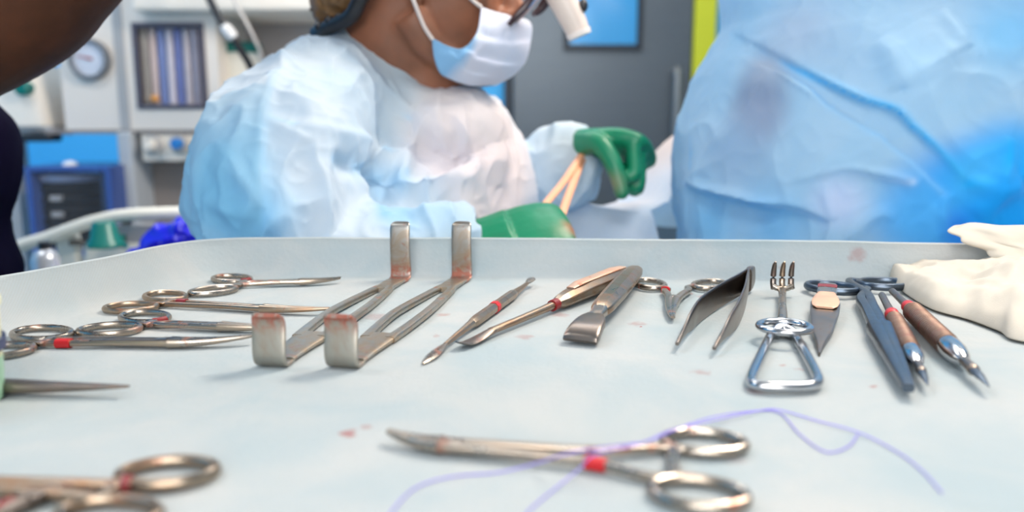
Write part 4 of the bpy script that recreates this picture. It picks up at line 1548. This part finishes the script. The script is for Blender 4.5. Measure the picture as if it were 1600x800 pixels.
nvx = len(mb.v)
mk = mb.build('face_mask', MASKM, sg, smooth=80, solid=.0008)
Cc = np.zeros((nvx, 4))
Cc[:, :3] = (.20, .50, .80)
for i in range(2 * nu - 1):
    for j in range(nv):
        ii = i if i < nu else 2 * nu - 2 - i
        u, w_ = ii / (nu - 1), j / (nv - 1)
        x = (w_ - .62) * 2.2 - (u - .28) * 2.6
        Cc[i * nv + j, 3] = max(0, min(1, .5 + x * 2)) * .85 * (1 if u < .5 else max(0, 1 - (u - .5) * 4))
set_tone(mk, Cc)
for pts in ([(752, 11, .834), (740, 2, .828), (722, -16, .818), (690, -45, .806), (655, -66, .800)], [(676, 62, .809), (664, 44, .806), (655, 24, .804), (648, 6, .802), (638, -20, .803)]):
    MB().sweep([D(*q) for q in pts], .0020, n=8, res=24).build('mask_strap', STRAP, sg)
    MB().sweep([Vector((p.x, 1.77 - p.y, p.z)) for p in (D(*q) for q in pts)], .0020, n=8, res=24).build('mask_strap', STRAP, sg)

# gown
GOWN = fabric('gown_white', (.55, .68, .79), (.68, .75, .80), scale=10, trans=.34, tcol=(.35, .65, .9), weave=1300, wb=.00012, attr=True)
mb = MB()
lat = Vector((-.26, .965, 0))
mb.sweep([D(560, 1450, .95), D(555, 900, .95), D(560, 560, .95), D(575, 420, .95), D(596, 310, .95), D(580, 215, .94), D(584, 160, .93), D(600, 118, .92), D(614, 90, .915), D(624, 70, .913)],
         [.26, .24, .22, .20, .195, .185, .165, .115, .080, .072], [.23, .21, .19, .185, .180, .158, .118, .090, .072, .066], n=36, side=lat, res=60)
mb.sweep([D(520, 175, .86), D(478, 195, .80), D(442, 262, .745), D(436, 340, .73), D(436, 410, .73)], [.078, .072, .078, .080, .066], n=22, res=30)
mb.sweep([D(432, 395, .735), D(500, 410, .722), D(600, 400, .722), D(690, 384, .735), D(752, 378, .745)], [.062, .056, .050, .045, .036], n=20, res=30)
mb.sweep([D(700, 225, 1.02), D(780, 300, 1.05), D(838, 292, 1.0), D(888, 246, .968), D(918, 226, .955)], [.075, .066, .056, .047, .030], n=20, res=30)
mb.sweep([D(505, 92, .86), D(530, 78, .865), D(588, 124, .846), D(650, 158, .858), D(690, 164, .89), D(720, 180, .91)], [.018, .020, .018, .020, .022, .02], n=14, res=24)
mb.ellipsoid(D(695, 208, .90), (.075, .08, .056))
V, fs = blob(mb, .0048, 8)
V, fs = refine(V, fs, lambda c: c.z > -.04 and c.y < .97)
bv = BVHTree.FromPolygons([Vector(p) for p in V], fs)
NN = normals(V, fs)
dc = np.min([np.sum((V - np.array(D(535 + 155 * q, 50 + 83 * q, .855))) ** 2, axis=1) for q in np.linspace(0, 1, 12)], axis=0) ** .5
cmask = np.clip((dc - .012) / .05, 0, 1)
V = wrinkle(V, NN, 7, .010, (1, 1, 1), 1, ridge=False, mask=cmask)
V = wrinkle(V, NN, 13, .009, (1.0, 1.0, .55), 2, mask=cmask)
V = wrinkle(V, NN, 26, .0045, (1.3, 1, .7), 5, mask=cmask)
V = wrinkle(V, NN, 55, .0012, (1, 1, 1), 6)
lines = [
    ([(440, 112), (416, 180), (409, 250), (411, 330)], .006, .004, .006, .03),
    ([(412, 185), (480, 200), (560, 215), (620, 240), (645, 285)], .007, .006, .004, .03),
    ([(535, 60), (580, 105), (640, 170), (710, 210)], .005, .0035, .003, .03),
    ([(600, 330), (585, 285), (560, 262), (520, 250)], .010, -.012, 0, 0),
    ([(640, 340), (620, 300), (600, 270)], .012, -.014, 0, 0),
    ([(630, 190), (635, 240), (625, 300), (640, 345)], .009, .009, 0, 0),
    ([(420, 190), (470, 215), (530, 232)], .005, .004, 0, 0),
    ([(692, 138), (690, 180), (712, 250), (735, 320)], .005, .003, .005, .03),
    ([(345, 190), (320, 250), (310, 330)], .008, .006, 0, 0),
    ([(365, 180), (395, 160), (410, 150)], .006, .005, 0, 0),
    ([(320, 310), (365, 330), (405, 325)], .008, .007, 0, 0),
    ([(740, 170), (770, 220), (785, 290)], .014, .006, 0, 0),
]
for px, wd, am, st, sw_ in lines:
    L_ = cast(bv, px)
    V = crease(V, NN, [tuple(p) for p in L_], wd, am, st, sw_)
# open neck: drop the faces inside the collar
keep = [f for f in fs]
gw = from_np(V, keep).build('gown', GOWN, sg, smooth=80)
nrm = lambda px, py: np.array(cast(bv, [(px, py)])[0]) if cast(bv, [(px, py)]) else np.array(D(px, py, .8))
spots = [(nrm(760, 200), .085, (.96, .81, .75), 1.0), (nrm(790, 270), .085, (.96, .80, .74), 1.0), (nrm(730, 170), .05, (.95, .83, .78), 1.0), (nrm(770, 330), .06, (.88, .75, .72), .9), (nrm(690, 230), .05, (.84, .74, .74), .8),  # chest: pink shirt showing through, lamp brightness put into the colour
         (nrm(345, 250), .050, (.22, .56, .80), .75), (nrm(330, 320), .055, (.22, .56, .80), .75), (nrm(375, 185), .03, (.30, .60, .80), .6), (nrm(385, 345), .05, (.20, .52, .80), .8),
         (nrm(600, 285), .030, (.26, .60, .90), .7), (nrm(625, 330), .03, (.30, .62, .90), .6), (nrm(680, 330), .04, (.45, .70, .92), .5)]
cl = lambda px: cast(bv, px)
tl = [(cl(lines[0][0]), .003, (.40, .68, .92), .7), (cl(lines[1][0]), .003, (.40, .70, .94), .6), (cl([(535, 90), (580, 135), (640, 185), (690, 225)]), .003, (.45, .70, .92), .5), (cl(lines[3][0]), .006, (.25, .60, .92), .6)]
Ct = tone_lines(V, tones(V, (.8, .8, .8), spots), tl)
# gown back panel: single bluer layer behind the seam, shadow put into the colour
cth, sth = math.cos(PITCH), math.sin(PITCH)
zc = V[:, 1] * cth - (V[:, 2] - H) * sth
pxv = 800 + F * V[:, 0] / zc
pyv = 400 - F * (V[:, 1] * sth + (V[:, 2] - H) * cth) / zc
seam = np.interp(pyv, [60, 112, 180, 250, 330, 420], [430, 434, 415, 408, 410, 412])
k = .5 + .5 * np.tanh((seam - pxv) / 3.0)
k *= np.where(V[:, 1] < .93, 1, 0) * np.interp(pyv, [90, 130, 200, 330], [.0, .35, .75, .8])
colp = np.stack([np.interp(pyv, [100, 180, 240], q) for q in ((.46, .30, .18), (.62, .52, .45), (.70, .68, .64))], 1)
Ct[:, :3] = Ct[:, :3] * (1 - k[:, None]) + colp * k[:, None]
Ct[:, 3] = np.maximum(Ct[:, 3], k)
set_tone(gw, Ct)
# collar band
cp = [D(528, 52, .905), D(566, 72, .862), D(610, 104, .845), D(655, 126, .855), D(694, 133, .895), D(690, 118, .95), D(640, 88, .985), D(575, 58, .97), D(535, 48, .93)]
MB().sweep(cp, .005, .006, n=10, closed=True, res=None).build('collar', GOWN, sg, smooth=80)

# gloves
mb = MB()
Mh = frame3(D(898, 230, .962), D(990, 238, .935) - D(898, 230, .962), (0, .12, 1))
# left hand, thumb towards the viewer
Mh = Mh @ Matrix.Scale(-1, 4, (0, 1, 0))
Mh = Mh @ Matrix.Rotation(math.radians(18), 4, 'X')
Mh = Mh @ Matrix.Diagonal((.90, 1.0, 1.25, 1))
hand_shapes(mb, Mh, curl=1.5, thumbp=[(.020, .024, -.002), (.046, .044, -.008), (.070, .046, -.026), (.086, .040, -.050)])
mb.sweep([Mh @ Vector((-.018, 0, 0)), Mh @ Vector((-.012, 0, 0)), Mh @ Vector((.012, 0, 0))], [.034, .033, .029], [.028, .025, .021], n=18, res=8)
V, fs = blob(mb, .0022, 3)
o = from_np(V, fs).build('glove', GLOVE, sg, smooth=80)
set_tone(o, tones(V, (.30, .12, .06), [(Mh @ Vector((.075, .045, -.045)), .018, (.33, .20, .12), .5), (Mh @ Vector((.06, 0, -.06)), .02, (.16, .05, .03), .6)]))
mb = MB()
Mh = frame3(D(724, 398, .735), D(850, 364, .745) - D(724, 398, .735), (0, -.45, 1))
hand_shapes(mb, Mh, curl=1.3, thumb=.5)
mb.sweep([Mh @ Vector((-.030, 0, -.004)), Mh @ Vector((-.010, 0, 0)), Mh @ Vector((.02, 0, 0)), Mh @ Vector((.05, 0, .004))], [.044, .040, .040, .042], [.034, .028, .024, .020], n=18, res=12, side=Mh.to_3x3() @ Vector((0, 1, 0)))
V, fs = blob(mb, .0022, 3)
o = from_np(V, fs).build('glove', GLOVE, sg, smooth=80)
set_tone(o, tones(V, (.30, .12, .06), [(D(893, 338, .73), .012, (.42, .15, .06), .9), (D(894, 366, .73), .012, (.36, .10, .05), .9), (D(884, 350, .72), .015, (.20, .22, .10), .5)]))

# shoes under the gown
for dy in (-.1, .1):
    MB().sweep([(D(560, 640, .95).x - .08, .95 + dy, ZF + .035), (D(560, 640, .95).x + .05, .95 + dy, ZF + .04), (D(560, 640, .95).x + .17, .95 + dy, ZF + .028)], [.035, .045, .03], [.035, .04, .026], n=14, res=14).build('shoe', SHOE, sg)

# loupes with their cord
lp = thing('surgical_loupes', 'dark framed magnifying loupes with a pale barrel worn by the surgeon', 'glasses', loc=D(850, 0, .885))
FRD = plain('loupe_frame', (.05, .025, .03), .3)
MB().sweep([D(836, -14, .850), D(822, 8, .848), D(806, 26, .848), D(795, 39, .850)], [.0045, .0055, .005, .003], [.0035, .004, .0035, .0025], n=12, res=20).build('frame', FRD, lp)
MB().sweep([D(860, -16, .90), D(853, 2, .90), D(842, 16, .90), D(833, 22, .895)], [.005, .0055, .005, .003], n=12, res=18).build('frame', FRD, lp)
MB().sweep([D(846, -12, .868), D(834, 6, .866), D(818, 24, .864), D(806, 34, .862)], [.006, .007, .006, .003], .0012, n=14, power=4, res=18).build('lens', plain('lens_tint', (.45, .34, .36), .12), lp)
MB().sweep([D(700, -62, .797), D(770, -45, .80), D(838, -22, .845)], .003, n=8, res=20).build('temple', FRD, lp)
MB().sweep([D(856, -38, .865), D(872, -12, .865), D(888, 18, .865), D(899, 40, .865), D(904, 52, .865)], [.0125, .0145, .0140, .0130, .0120], n=24, res=20).build('barrel', plain('barrel_cream', (.66, .56, .50), .35, var=.02), lp)
MB().sweep([D(903, 49, .864), D(906, 57, .864)], [.0135, .0125], n=24).build('barrel_rim', plain('barrel_rim', (.78, .70, .66), .3), lp)
MB().sweep([D(836, -34, .86), D(868, -30, .865)], .005, n=10).build('bridge_arm', FRD, lp)
MB().ellipsoid(D(911, 9, .862), (.0050, .005, .007)).build('adjust_knob', BLACK, lp)
MB().sweep([D(590, -70, .80), D(572, -20, .805), D(560, 5, .81), D(550, 24, .82), D(530, 36, .835), D(508, 45, .85), D(492, 53, .865)], [.006, .0075, .0078, .0085, .0085, .0075, .006], .0075, n=12, res=30).build('cord', BLACK, lp)
mb = MB()
for q in ((516, 33, .84), (500, 42, .85), (532, 28, .83)):
    mb.ellipsoid(D(*q), (.006, .006, .005), nu=12, nv=8)
mb.build('cord_clips', BLACK, lp)

# orange rubber tube stretched between the hands
ORG = plain('rubber_orange', (.82, .38, .22), .45, var=.12)
P = [D(838, 345, .752), D(850, 322, .775), D(882, 282, .85), D(908, 243, .925), D(914, 233, .940), D(920, 238, .945), D(910, 250, .93), D(896, 285, .85), D(881, 326, .775), D(876, 345, .755)]
o = MB().sweep(P, .0044, .0028, n=12, res=90).build('rubber_tube', ORG)
tag(o, 'orange rubber tube stretched between the two green gloved hands', 'tube')

# ---- patient covered by a drape, on the operating table
OT = thing('operating_table', 'padded operating table under the pale surgical drape', 'table', loc=(.55, 1.2, ZF))
MB().box((-.25, 1.20, -.16), (1.5, 1.70, -.09)).build('mattress', plain('mattress_grey', (.12, .13, .15), .5), OT, smooth=0, bevel=.02)
MB().box((.45, 1.25, ZF), (.95, 1.55, -.16)).build('pedestal', plain('pedestal_steel', (.5, .5, .5), .3, metal=.8), OT, smooth=0, bevel=.01)
PD = fabric('patient_drape_cloth', (.58, .70, .84), (.68, .74, .82), scale=8, trans=.25, tcol=(.4, .65, .9), attr=True)
P = []
nx, ny = 120, 90
for i in range(nx):
    row = []
    for j in range(ny):
        s = j / (ny - 1)
        y = .80 + .95 * s
        k_ = max(0, y - .95)
        x = -.02 + (.185 + min(.75, .7 * k_ + max(0, y - 1.1) * 6)) * i / (nx - 1)
        hump = .195 * math.exp(-((y - 1.10) / .15) ** 2) * (1 / (1 + math.exp(-(x - .165) / .034)))
        low = .085 * math.exp(-((y - 1.0) / .16) ** 2) * (1 / (1 + math.exp(-(x - .0) / .03)))
        edge = -.16 * max(0, (.86 - y) / .06) ** 1.5 - .16 * max(0, (y - 1.70) / .05)
        n1 = noise.noise(Vector((x * 9, y * 7, 3))) * .014 + (1 - 2 * abs(noise.noise(Vector((x * 14 + y * 8, y * 6, 8))))) * .010
        z = -.088 + max(hump, low) + n1 * (1 if y < 1.4 else .5) + edge + .012
        if y > .9 and y < 1.7:
            z = max(z, -.086)
        row.append((x, y, z))
    P.append(row)
mb = MB().grid(P)
V = np.array([tuple(p) for p in mb.v])
pd = mb.build('patient_drape', PD, smooth=80)
tag(pd, 'rumpled pale blue sheet covering the patient below the gloved hands', 'drape')
set_tone(pd, tones(V, (.8, .8, .8), [(D(1060, 240, 1.1), .09, (.66, .54, .48), .95), (D(985, 285, 1.0), .06, (.70, .62, .60), .7)]))

# ---- assistant in the pale blue gown
asst = thing('person', 'assistant in a loose sky-blue disposable gown close behind the tray', 'person', loc=(.45, .90, ZF))
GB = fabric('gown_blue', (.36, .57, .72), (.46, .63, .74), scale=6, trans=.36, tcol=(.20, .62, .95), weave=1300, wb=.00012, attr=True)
mb = MB()
def zy(py, Y=.80):
    return D(800, py, Y).z
mb.sweep([(.46, .90, -.86), (.46, .90, -.5), (.46, .89, -.1), (.462, .885, zy(372)), (.466, .885, zy(275)), (.526, .888, zy(210)), (.550, .89, zy(140)), (.498, .89, zy(30)), (.484, .895, .30), (.51, .90, .38), (.53, .905, .43), (.53, .905, .46)],
         [.27, .27, .275, .272, .278, .275, .268, .258, .25, .22, .14, .075], [.20, .20, .205, .20, .19, .186, .18, .165, .15, .125, .095, .075], n=44, side=(1, 0, 0), res=80)
for sx in (-1, 1):
    mb.sweep([(.53 + sx * .16, .90, .36), (.53 + sx * .18, .97, .22), (.53 + sx * .16, 1.06, .19), (.53 + sx * .13, 1.20, .19)], [.075, .07, .06, .045], n=18, res=24)
V, fs = blob(mb, .0048, 10)
V, fs = refine(V, fs, lambda c: c.z > -.03 and c.z < .29 and c.y < .90)
bv2 = BVHTree.FromPolygons([Vector(p) for p in V], fs)
NN = normals(V, fs)
V = wrinkle(V, NN, 5, .014, (1, 1, 1), 11, ridge=False)
V = wrinkle(V, NN, 8, .006, (1.0, 1.0, .8), 12)
V = wrinkle(V, NN, 18, .0030, (1, 1, .8), 15)
V = wrinkle(V, NN, 48, .0009, (1, 1, 1), 16)
lines = [
    ([(1100, 36), (1150, 56), (1210, 88), (1290, 128), (1350, 155), (1400, 172), (1425, 196), (1470, 238), (1512, 288)], .0036, .007, -.009, .040),
    ([(1110, 70), (1160, 88), (1220, 115), (1300, 165), (1380, 215), (1440, 265), (1475, 300)], .0035, .005, .006, .03),
    ([(1058, 278), (1072, 285), (1095, 296), (1140, 308), (1180, 318), (1240, 326), (1300, 346)], .006, .013, -.018, .05),
    ([(1230, 290), (1290, 275), (1330, 268), (1380, 275), (1425, 284)], .0045, .008, -.005, .03),
    ([(1290, 285), (1295, 320), (1302, 345)], .006, .006, 0, 0),
    ([(1325, 376), (1350, 350), (1375, 335), (1400, 342)], .006, .006, 0, 0),
    ([(1475, 305), (1476, 330), (1478, 370)], .004, .004, 0, 0),
    ([(1512, 288), (1560, 285), (1590, 215)], .008, .010, 0, 0),
    ([(1370, 65), (1395, 95), (1405, 140)], .010, .008, 0, 0),
    ([(1470, 10), (1500, 45), (1520, 70)], .007, .008, .004, .04),
    ([(1405, 130), (1460, 105), (1500, 80), (1600, 75)], .010, .006, 0, 0),
    ([(1530, 340), (1555, 310), (1600, 290)], .010, .010, 0, 0),
    ([(1165, 55), (1220, 38), (1300, 25)], .008, .005, 0, 0),
]
for px, wd, am, st, sw_ in lines:
    L_ = cast(bv2, px)
    V = crease(V, NN, [tuple(p) for p in L_], wd, am, st, sw_ or None)
g2 = from_np(V, fs).build('gown', GB, asst, smooth=80)
nrm = lambda px, py: np.array((cast(bv2, [(px, py)]) or [D(px, py, .72)])[0])
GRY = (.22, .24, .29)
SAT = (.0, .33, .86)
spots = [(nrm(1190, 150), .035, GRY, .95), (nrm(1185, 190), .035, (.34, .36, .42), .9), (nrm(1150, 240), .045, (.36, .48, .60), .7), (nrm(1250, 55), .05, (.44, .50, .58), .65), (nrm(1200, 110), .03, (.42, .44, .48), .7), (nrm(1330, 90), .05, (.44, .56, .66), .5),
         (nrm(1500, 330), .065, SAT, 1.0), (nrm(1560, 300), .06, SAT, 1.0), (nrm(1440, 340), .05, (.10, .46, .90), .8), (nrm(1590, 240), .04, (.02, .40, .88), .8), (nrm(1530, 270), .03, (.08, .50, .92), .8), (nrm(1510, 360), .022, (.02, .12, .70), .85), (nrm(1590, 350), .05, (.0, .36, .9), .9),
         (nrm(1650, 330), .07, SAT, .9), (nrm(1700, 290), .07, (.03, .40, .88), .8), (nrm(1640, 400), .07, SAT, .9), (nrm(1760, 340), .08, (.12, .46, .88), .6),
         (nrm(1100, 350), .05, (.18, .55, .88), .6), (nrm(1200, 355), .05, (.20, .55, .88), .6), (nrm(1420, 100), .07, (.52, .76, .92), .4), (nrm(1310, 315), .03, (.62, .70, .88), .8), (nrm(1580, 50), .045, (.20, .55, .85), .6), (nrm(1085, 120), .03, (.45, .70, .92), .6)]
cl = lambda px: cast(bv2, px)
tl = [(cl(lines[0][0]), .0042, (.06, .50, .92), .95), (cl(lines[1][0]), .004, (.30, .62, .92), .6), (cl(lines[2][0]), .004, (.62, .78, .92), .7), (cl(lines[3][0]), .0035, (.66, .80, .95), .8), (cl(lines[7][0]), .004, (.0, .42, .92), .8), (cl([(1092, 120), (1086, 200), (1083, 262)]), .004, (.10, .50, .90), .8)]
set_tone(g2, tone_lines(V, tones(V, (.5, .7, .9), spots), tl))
# head and shoes of the assistant (mostly above the frame)
HO2 = Vector((.53, .93, .66))
R2 = Matrix.Rotation(math.radians(75), 3, 'Z')
mb = MB()
h2, HM2 = head_shapes(mb, HO2, R2)
mb.sweep([h2(-.02, 0, -.02), h2(-.02, 0, -.10), (.53, .91, .42)], [.056, .056, .07], n=18, res=12)
ear(mb, HM2, -1)
ear(mb, HM2, 1)
V, fs = blob(mb, .006, 4)
from_np(V, fs).build('body', SKIN, asst, smooth=80)
eyes(HM2, asst)
mb = MB()
P = []
for i in range(40):
    a_ = 2 * math.pi * i / 40
    P.append([HM2 @ Vector((-.026 + .110 * math.sin(j / 11 * 1.6) * math.cos(a_), .089 * math.sin(j / 11 * 1.6) * math.sin(a_), .046 + .098 * math.cos(j / 11 * 1.6))) for j in range(12)])
mb.grid(P, closed_u=True)
mb.build('surgical_cap', CAPM, asst, smooth=80, solid=.0008)
P = [[HM2 @ Vector((.03 + .095 * math.cos(a_) * (1 - .1 * q), .072 * math.sin(a_), -.02 - .10 * q)) for q in np.linspace(0, 1, 10)] for a_ in np.linspace(-1.4, 1.4, 24)]
set_tone(MB().grid(P).build('face_mask', MASKM, asst, smooth=80, solid=.0008), np.zeros((240, 4)))
for sx in (-.1, .1):
    MB().sweep([(.465 + sx, .82, ZF + .035), (.465 + sx, .95, ZF + .04), (.465 + sx, 1.08, ZF + .028)], [.035, .045, .03], [.035, .04, .026], n=14, res=14).build('shoe', SHOE, asst)
    Mh = frame3((.53 + sx * 1.3, 1.19, .19), (-.1 * sx, 1, -.1), (0, 0, 1))
    if sx > 0:
        Mh = Mh
    else:
        Mh = Mh @ Matrix.Scale(-1, 4, (0, 1, 0))
    mb = MB()
    hand_shapes(mb, Mh, curl=.5)
    V, fs = blob(mb, .004, 2)
    set_tone(from_np(V, fs).build('glove', GLOVE, asst, smooth=80), np.zeros((len(V), 4)))

# ---- person in dark scrubs at the side, bare forearm raised
NAVY = plain('scrubs_navy', (.006, .004, .018), .9, spec=.05, var=.3, bumpd=.001)
dk = thing('person', 'person in dark navy scrubs with a bare raised arm, mostly cut off', 'person', loc=(-.68, .78, ZF))
mb = MB()
Ys = .76
def ex(px, py):
    q = D(px, py, Ys)
    return q.x, q.z
cxp = -.70
path, ra, rb = [], [], []
for px, py in ((20, 640), (34, 440), (30, 418), (14, 385), (8, 352), (22, 322), (31, 290), (34, 240), (31, 205), (20, 185), (-20, 150), (-60, 90)):
    x, z = ex(px, py)
    path.append((cxp, Ys + .02, z))
    ra.append(x - cxp - .028)
    rb.append(.135)
path += [(cxp, Ys + .02, .36), (cxp, Ys + .02, .44), (cxp, Ys + .02, .48)]
ra += [.20, .12, .06]
rb += [.12, .09, .06]
path = [(cxp, Ys + .02, -.25)] + path
ra = [.21] + ra
rb = [.14] + rb
mb.sweep(path, ra, rb, n=34, side=(1, 0, 0))
mb.sweep([(cxp + .13, Ys, .38), D(-280, -10, .70), D(-200, 30, .67)], [.075, .068, .066], n=18, res=16)
V, fs = blob(mb, .008, 3)
NN = normals(V, fs)
V = wrinkle(V, NN, 14, .006, (1, 1, .6), 21)
from_np(V, fs).build('scrub_top', NAVY, dk, smooth=80)
mb = MB()
for sx in (-.09, .09):
    mb.sweep([(cxp + sx, Ys + .02, -.15), (cxp + sx * 1.1, Ys + .01, -.5), (cxp + sx * 1.1, Ys + .03, ZF + .06)], [.105, .085, .07], n=18, res=18)
mb.ellipsoid((cxp, Ys + .02, -.16), (.19, .13, .12))
V, fs = blob(mb, .010, 3)
from_np(V, fs).build('trousers', NAVY, dk, smooth=80)
for sx in (-.1, .1):
    MB().sweep([(cxp + sx, Ys + .11, ZF + .035), (cxp + sx, Ys + .0, ZF + .04), (cxp + sx, Ys - .13, ZF + .028)], [.035, .045, .03], [.035, .04, .026], n=14, res=14).build('shoe', SHOE, dk)
HO3 = Vector((cxp, Ys, .68))
R3 = Matrix.Rotation(math.radians(-20), 3, 'Z')
mb = MB()
h3, HM3 = head_shapes(mb, HO3, R3)
mb.sweep([h3(-.02, 0, -.02), h3(-.02, 0, -.10), (cxp, Ys + .02, .42)], [.056, .056, .07], n=18, res=12)
ear(mb, HM3, -1)
ear(mb, HM3, 1)
# bare arm: shoulder - elbow - wrist
wr = D(470, -190, .66)
mb.sweep([(cxp, Ys + .02, .44), (cxp + .14, Ys, .38), D(-270, -15, .70), D(-170, 50, .66), D(-118, 66, .655), D(-66, 34, .655), D(22, -14, .655), D(70, -62, .655), D(140, -124, .655), D(280, -165, .655), wr],
         [.06, .065, .060, .058, .058, .062, .0605, .058, .055, .042, .030], n=22, res=60, side=(0, 1, 0))
Mh = frame3(wr, wr - D(280, -165, .655), (0, -1, .2))
hand_shapes(mb, Mh, curl=.5)
V, fs = blob(mb, .004, 4)
from_np(V, fs).build('body', SKIN_DARK_SHADED, dk, smooth=80)
eyes(HM3, dk)
P = []
mb = MB()
for i in range(40):
    a_ = 2 * math.pi * i / 40
    P.append([HM3 @ Vector((-.026 + .110 * math.sin(j / 11 * 1.6) * math.cos(a_), .089 * math.sin(j / 11 * 1.6) * math.sin(a_), .046 + .098 * math.cos(j / 11 * 1.6))) for j in range(12)])
mb.grid(P, closed_u=True)
mb.build('surgical_cap', NAVY, dk, smooth=80, solid=.0008)
P = [[HM3 @ Vector((.03 + .095 * math.cos(a_) * (1 - .1 * q), .072 * math.sin(a_), -.02 - .10 * q)) for q in np.linspace(0, 1, 10)] for a_ in np.linspace(-1.4, 1.4, 24)]
set_tone(MB().grid(P).build('face_mask', MASKM, dk, smooth=80, solid=.0008), np.zeros((240, 4)))
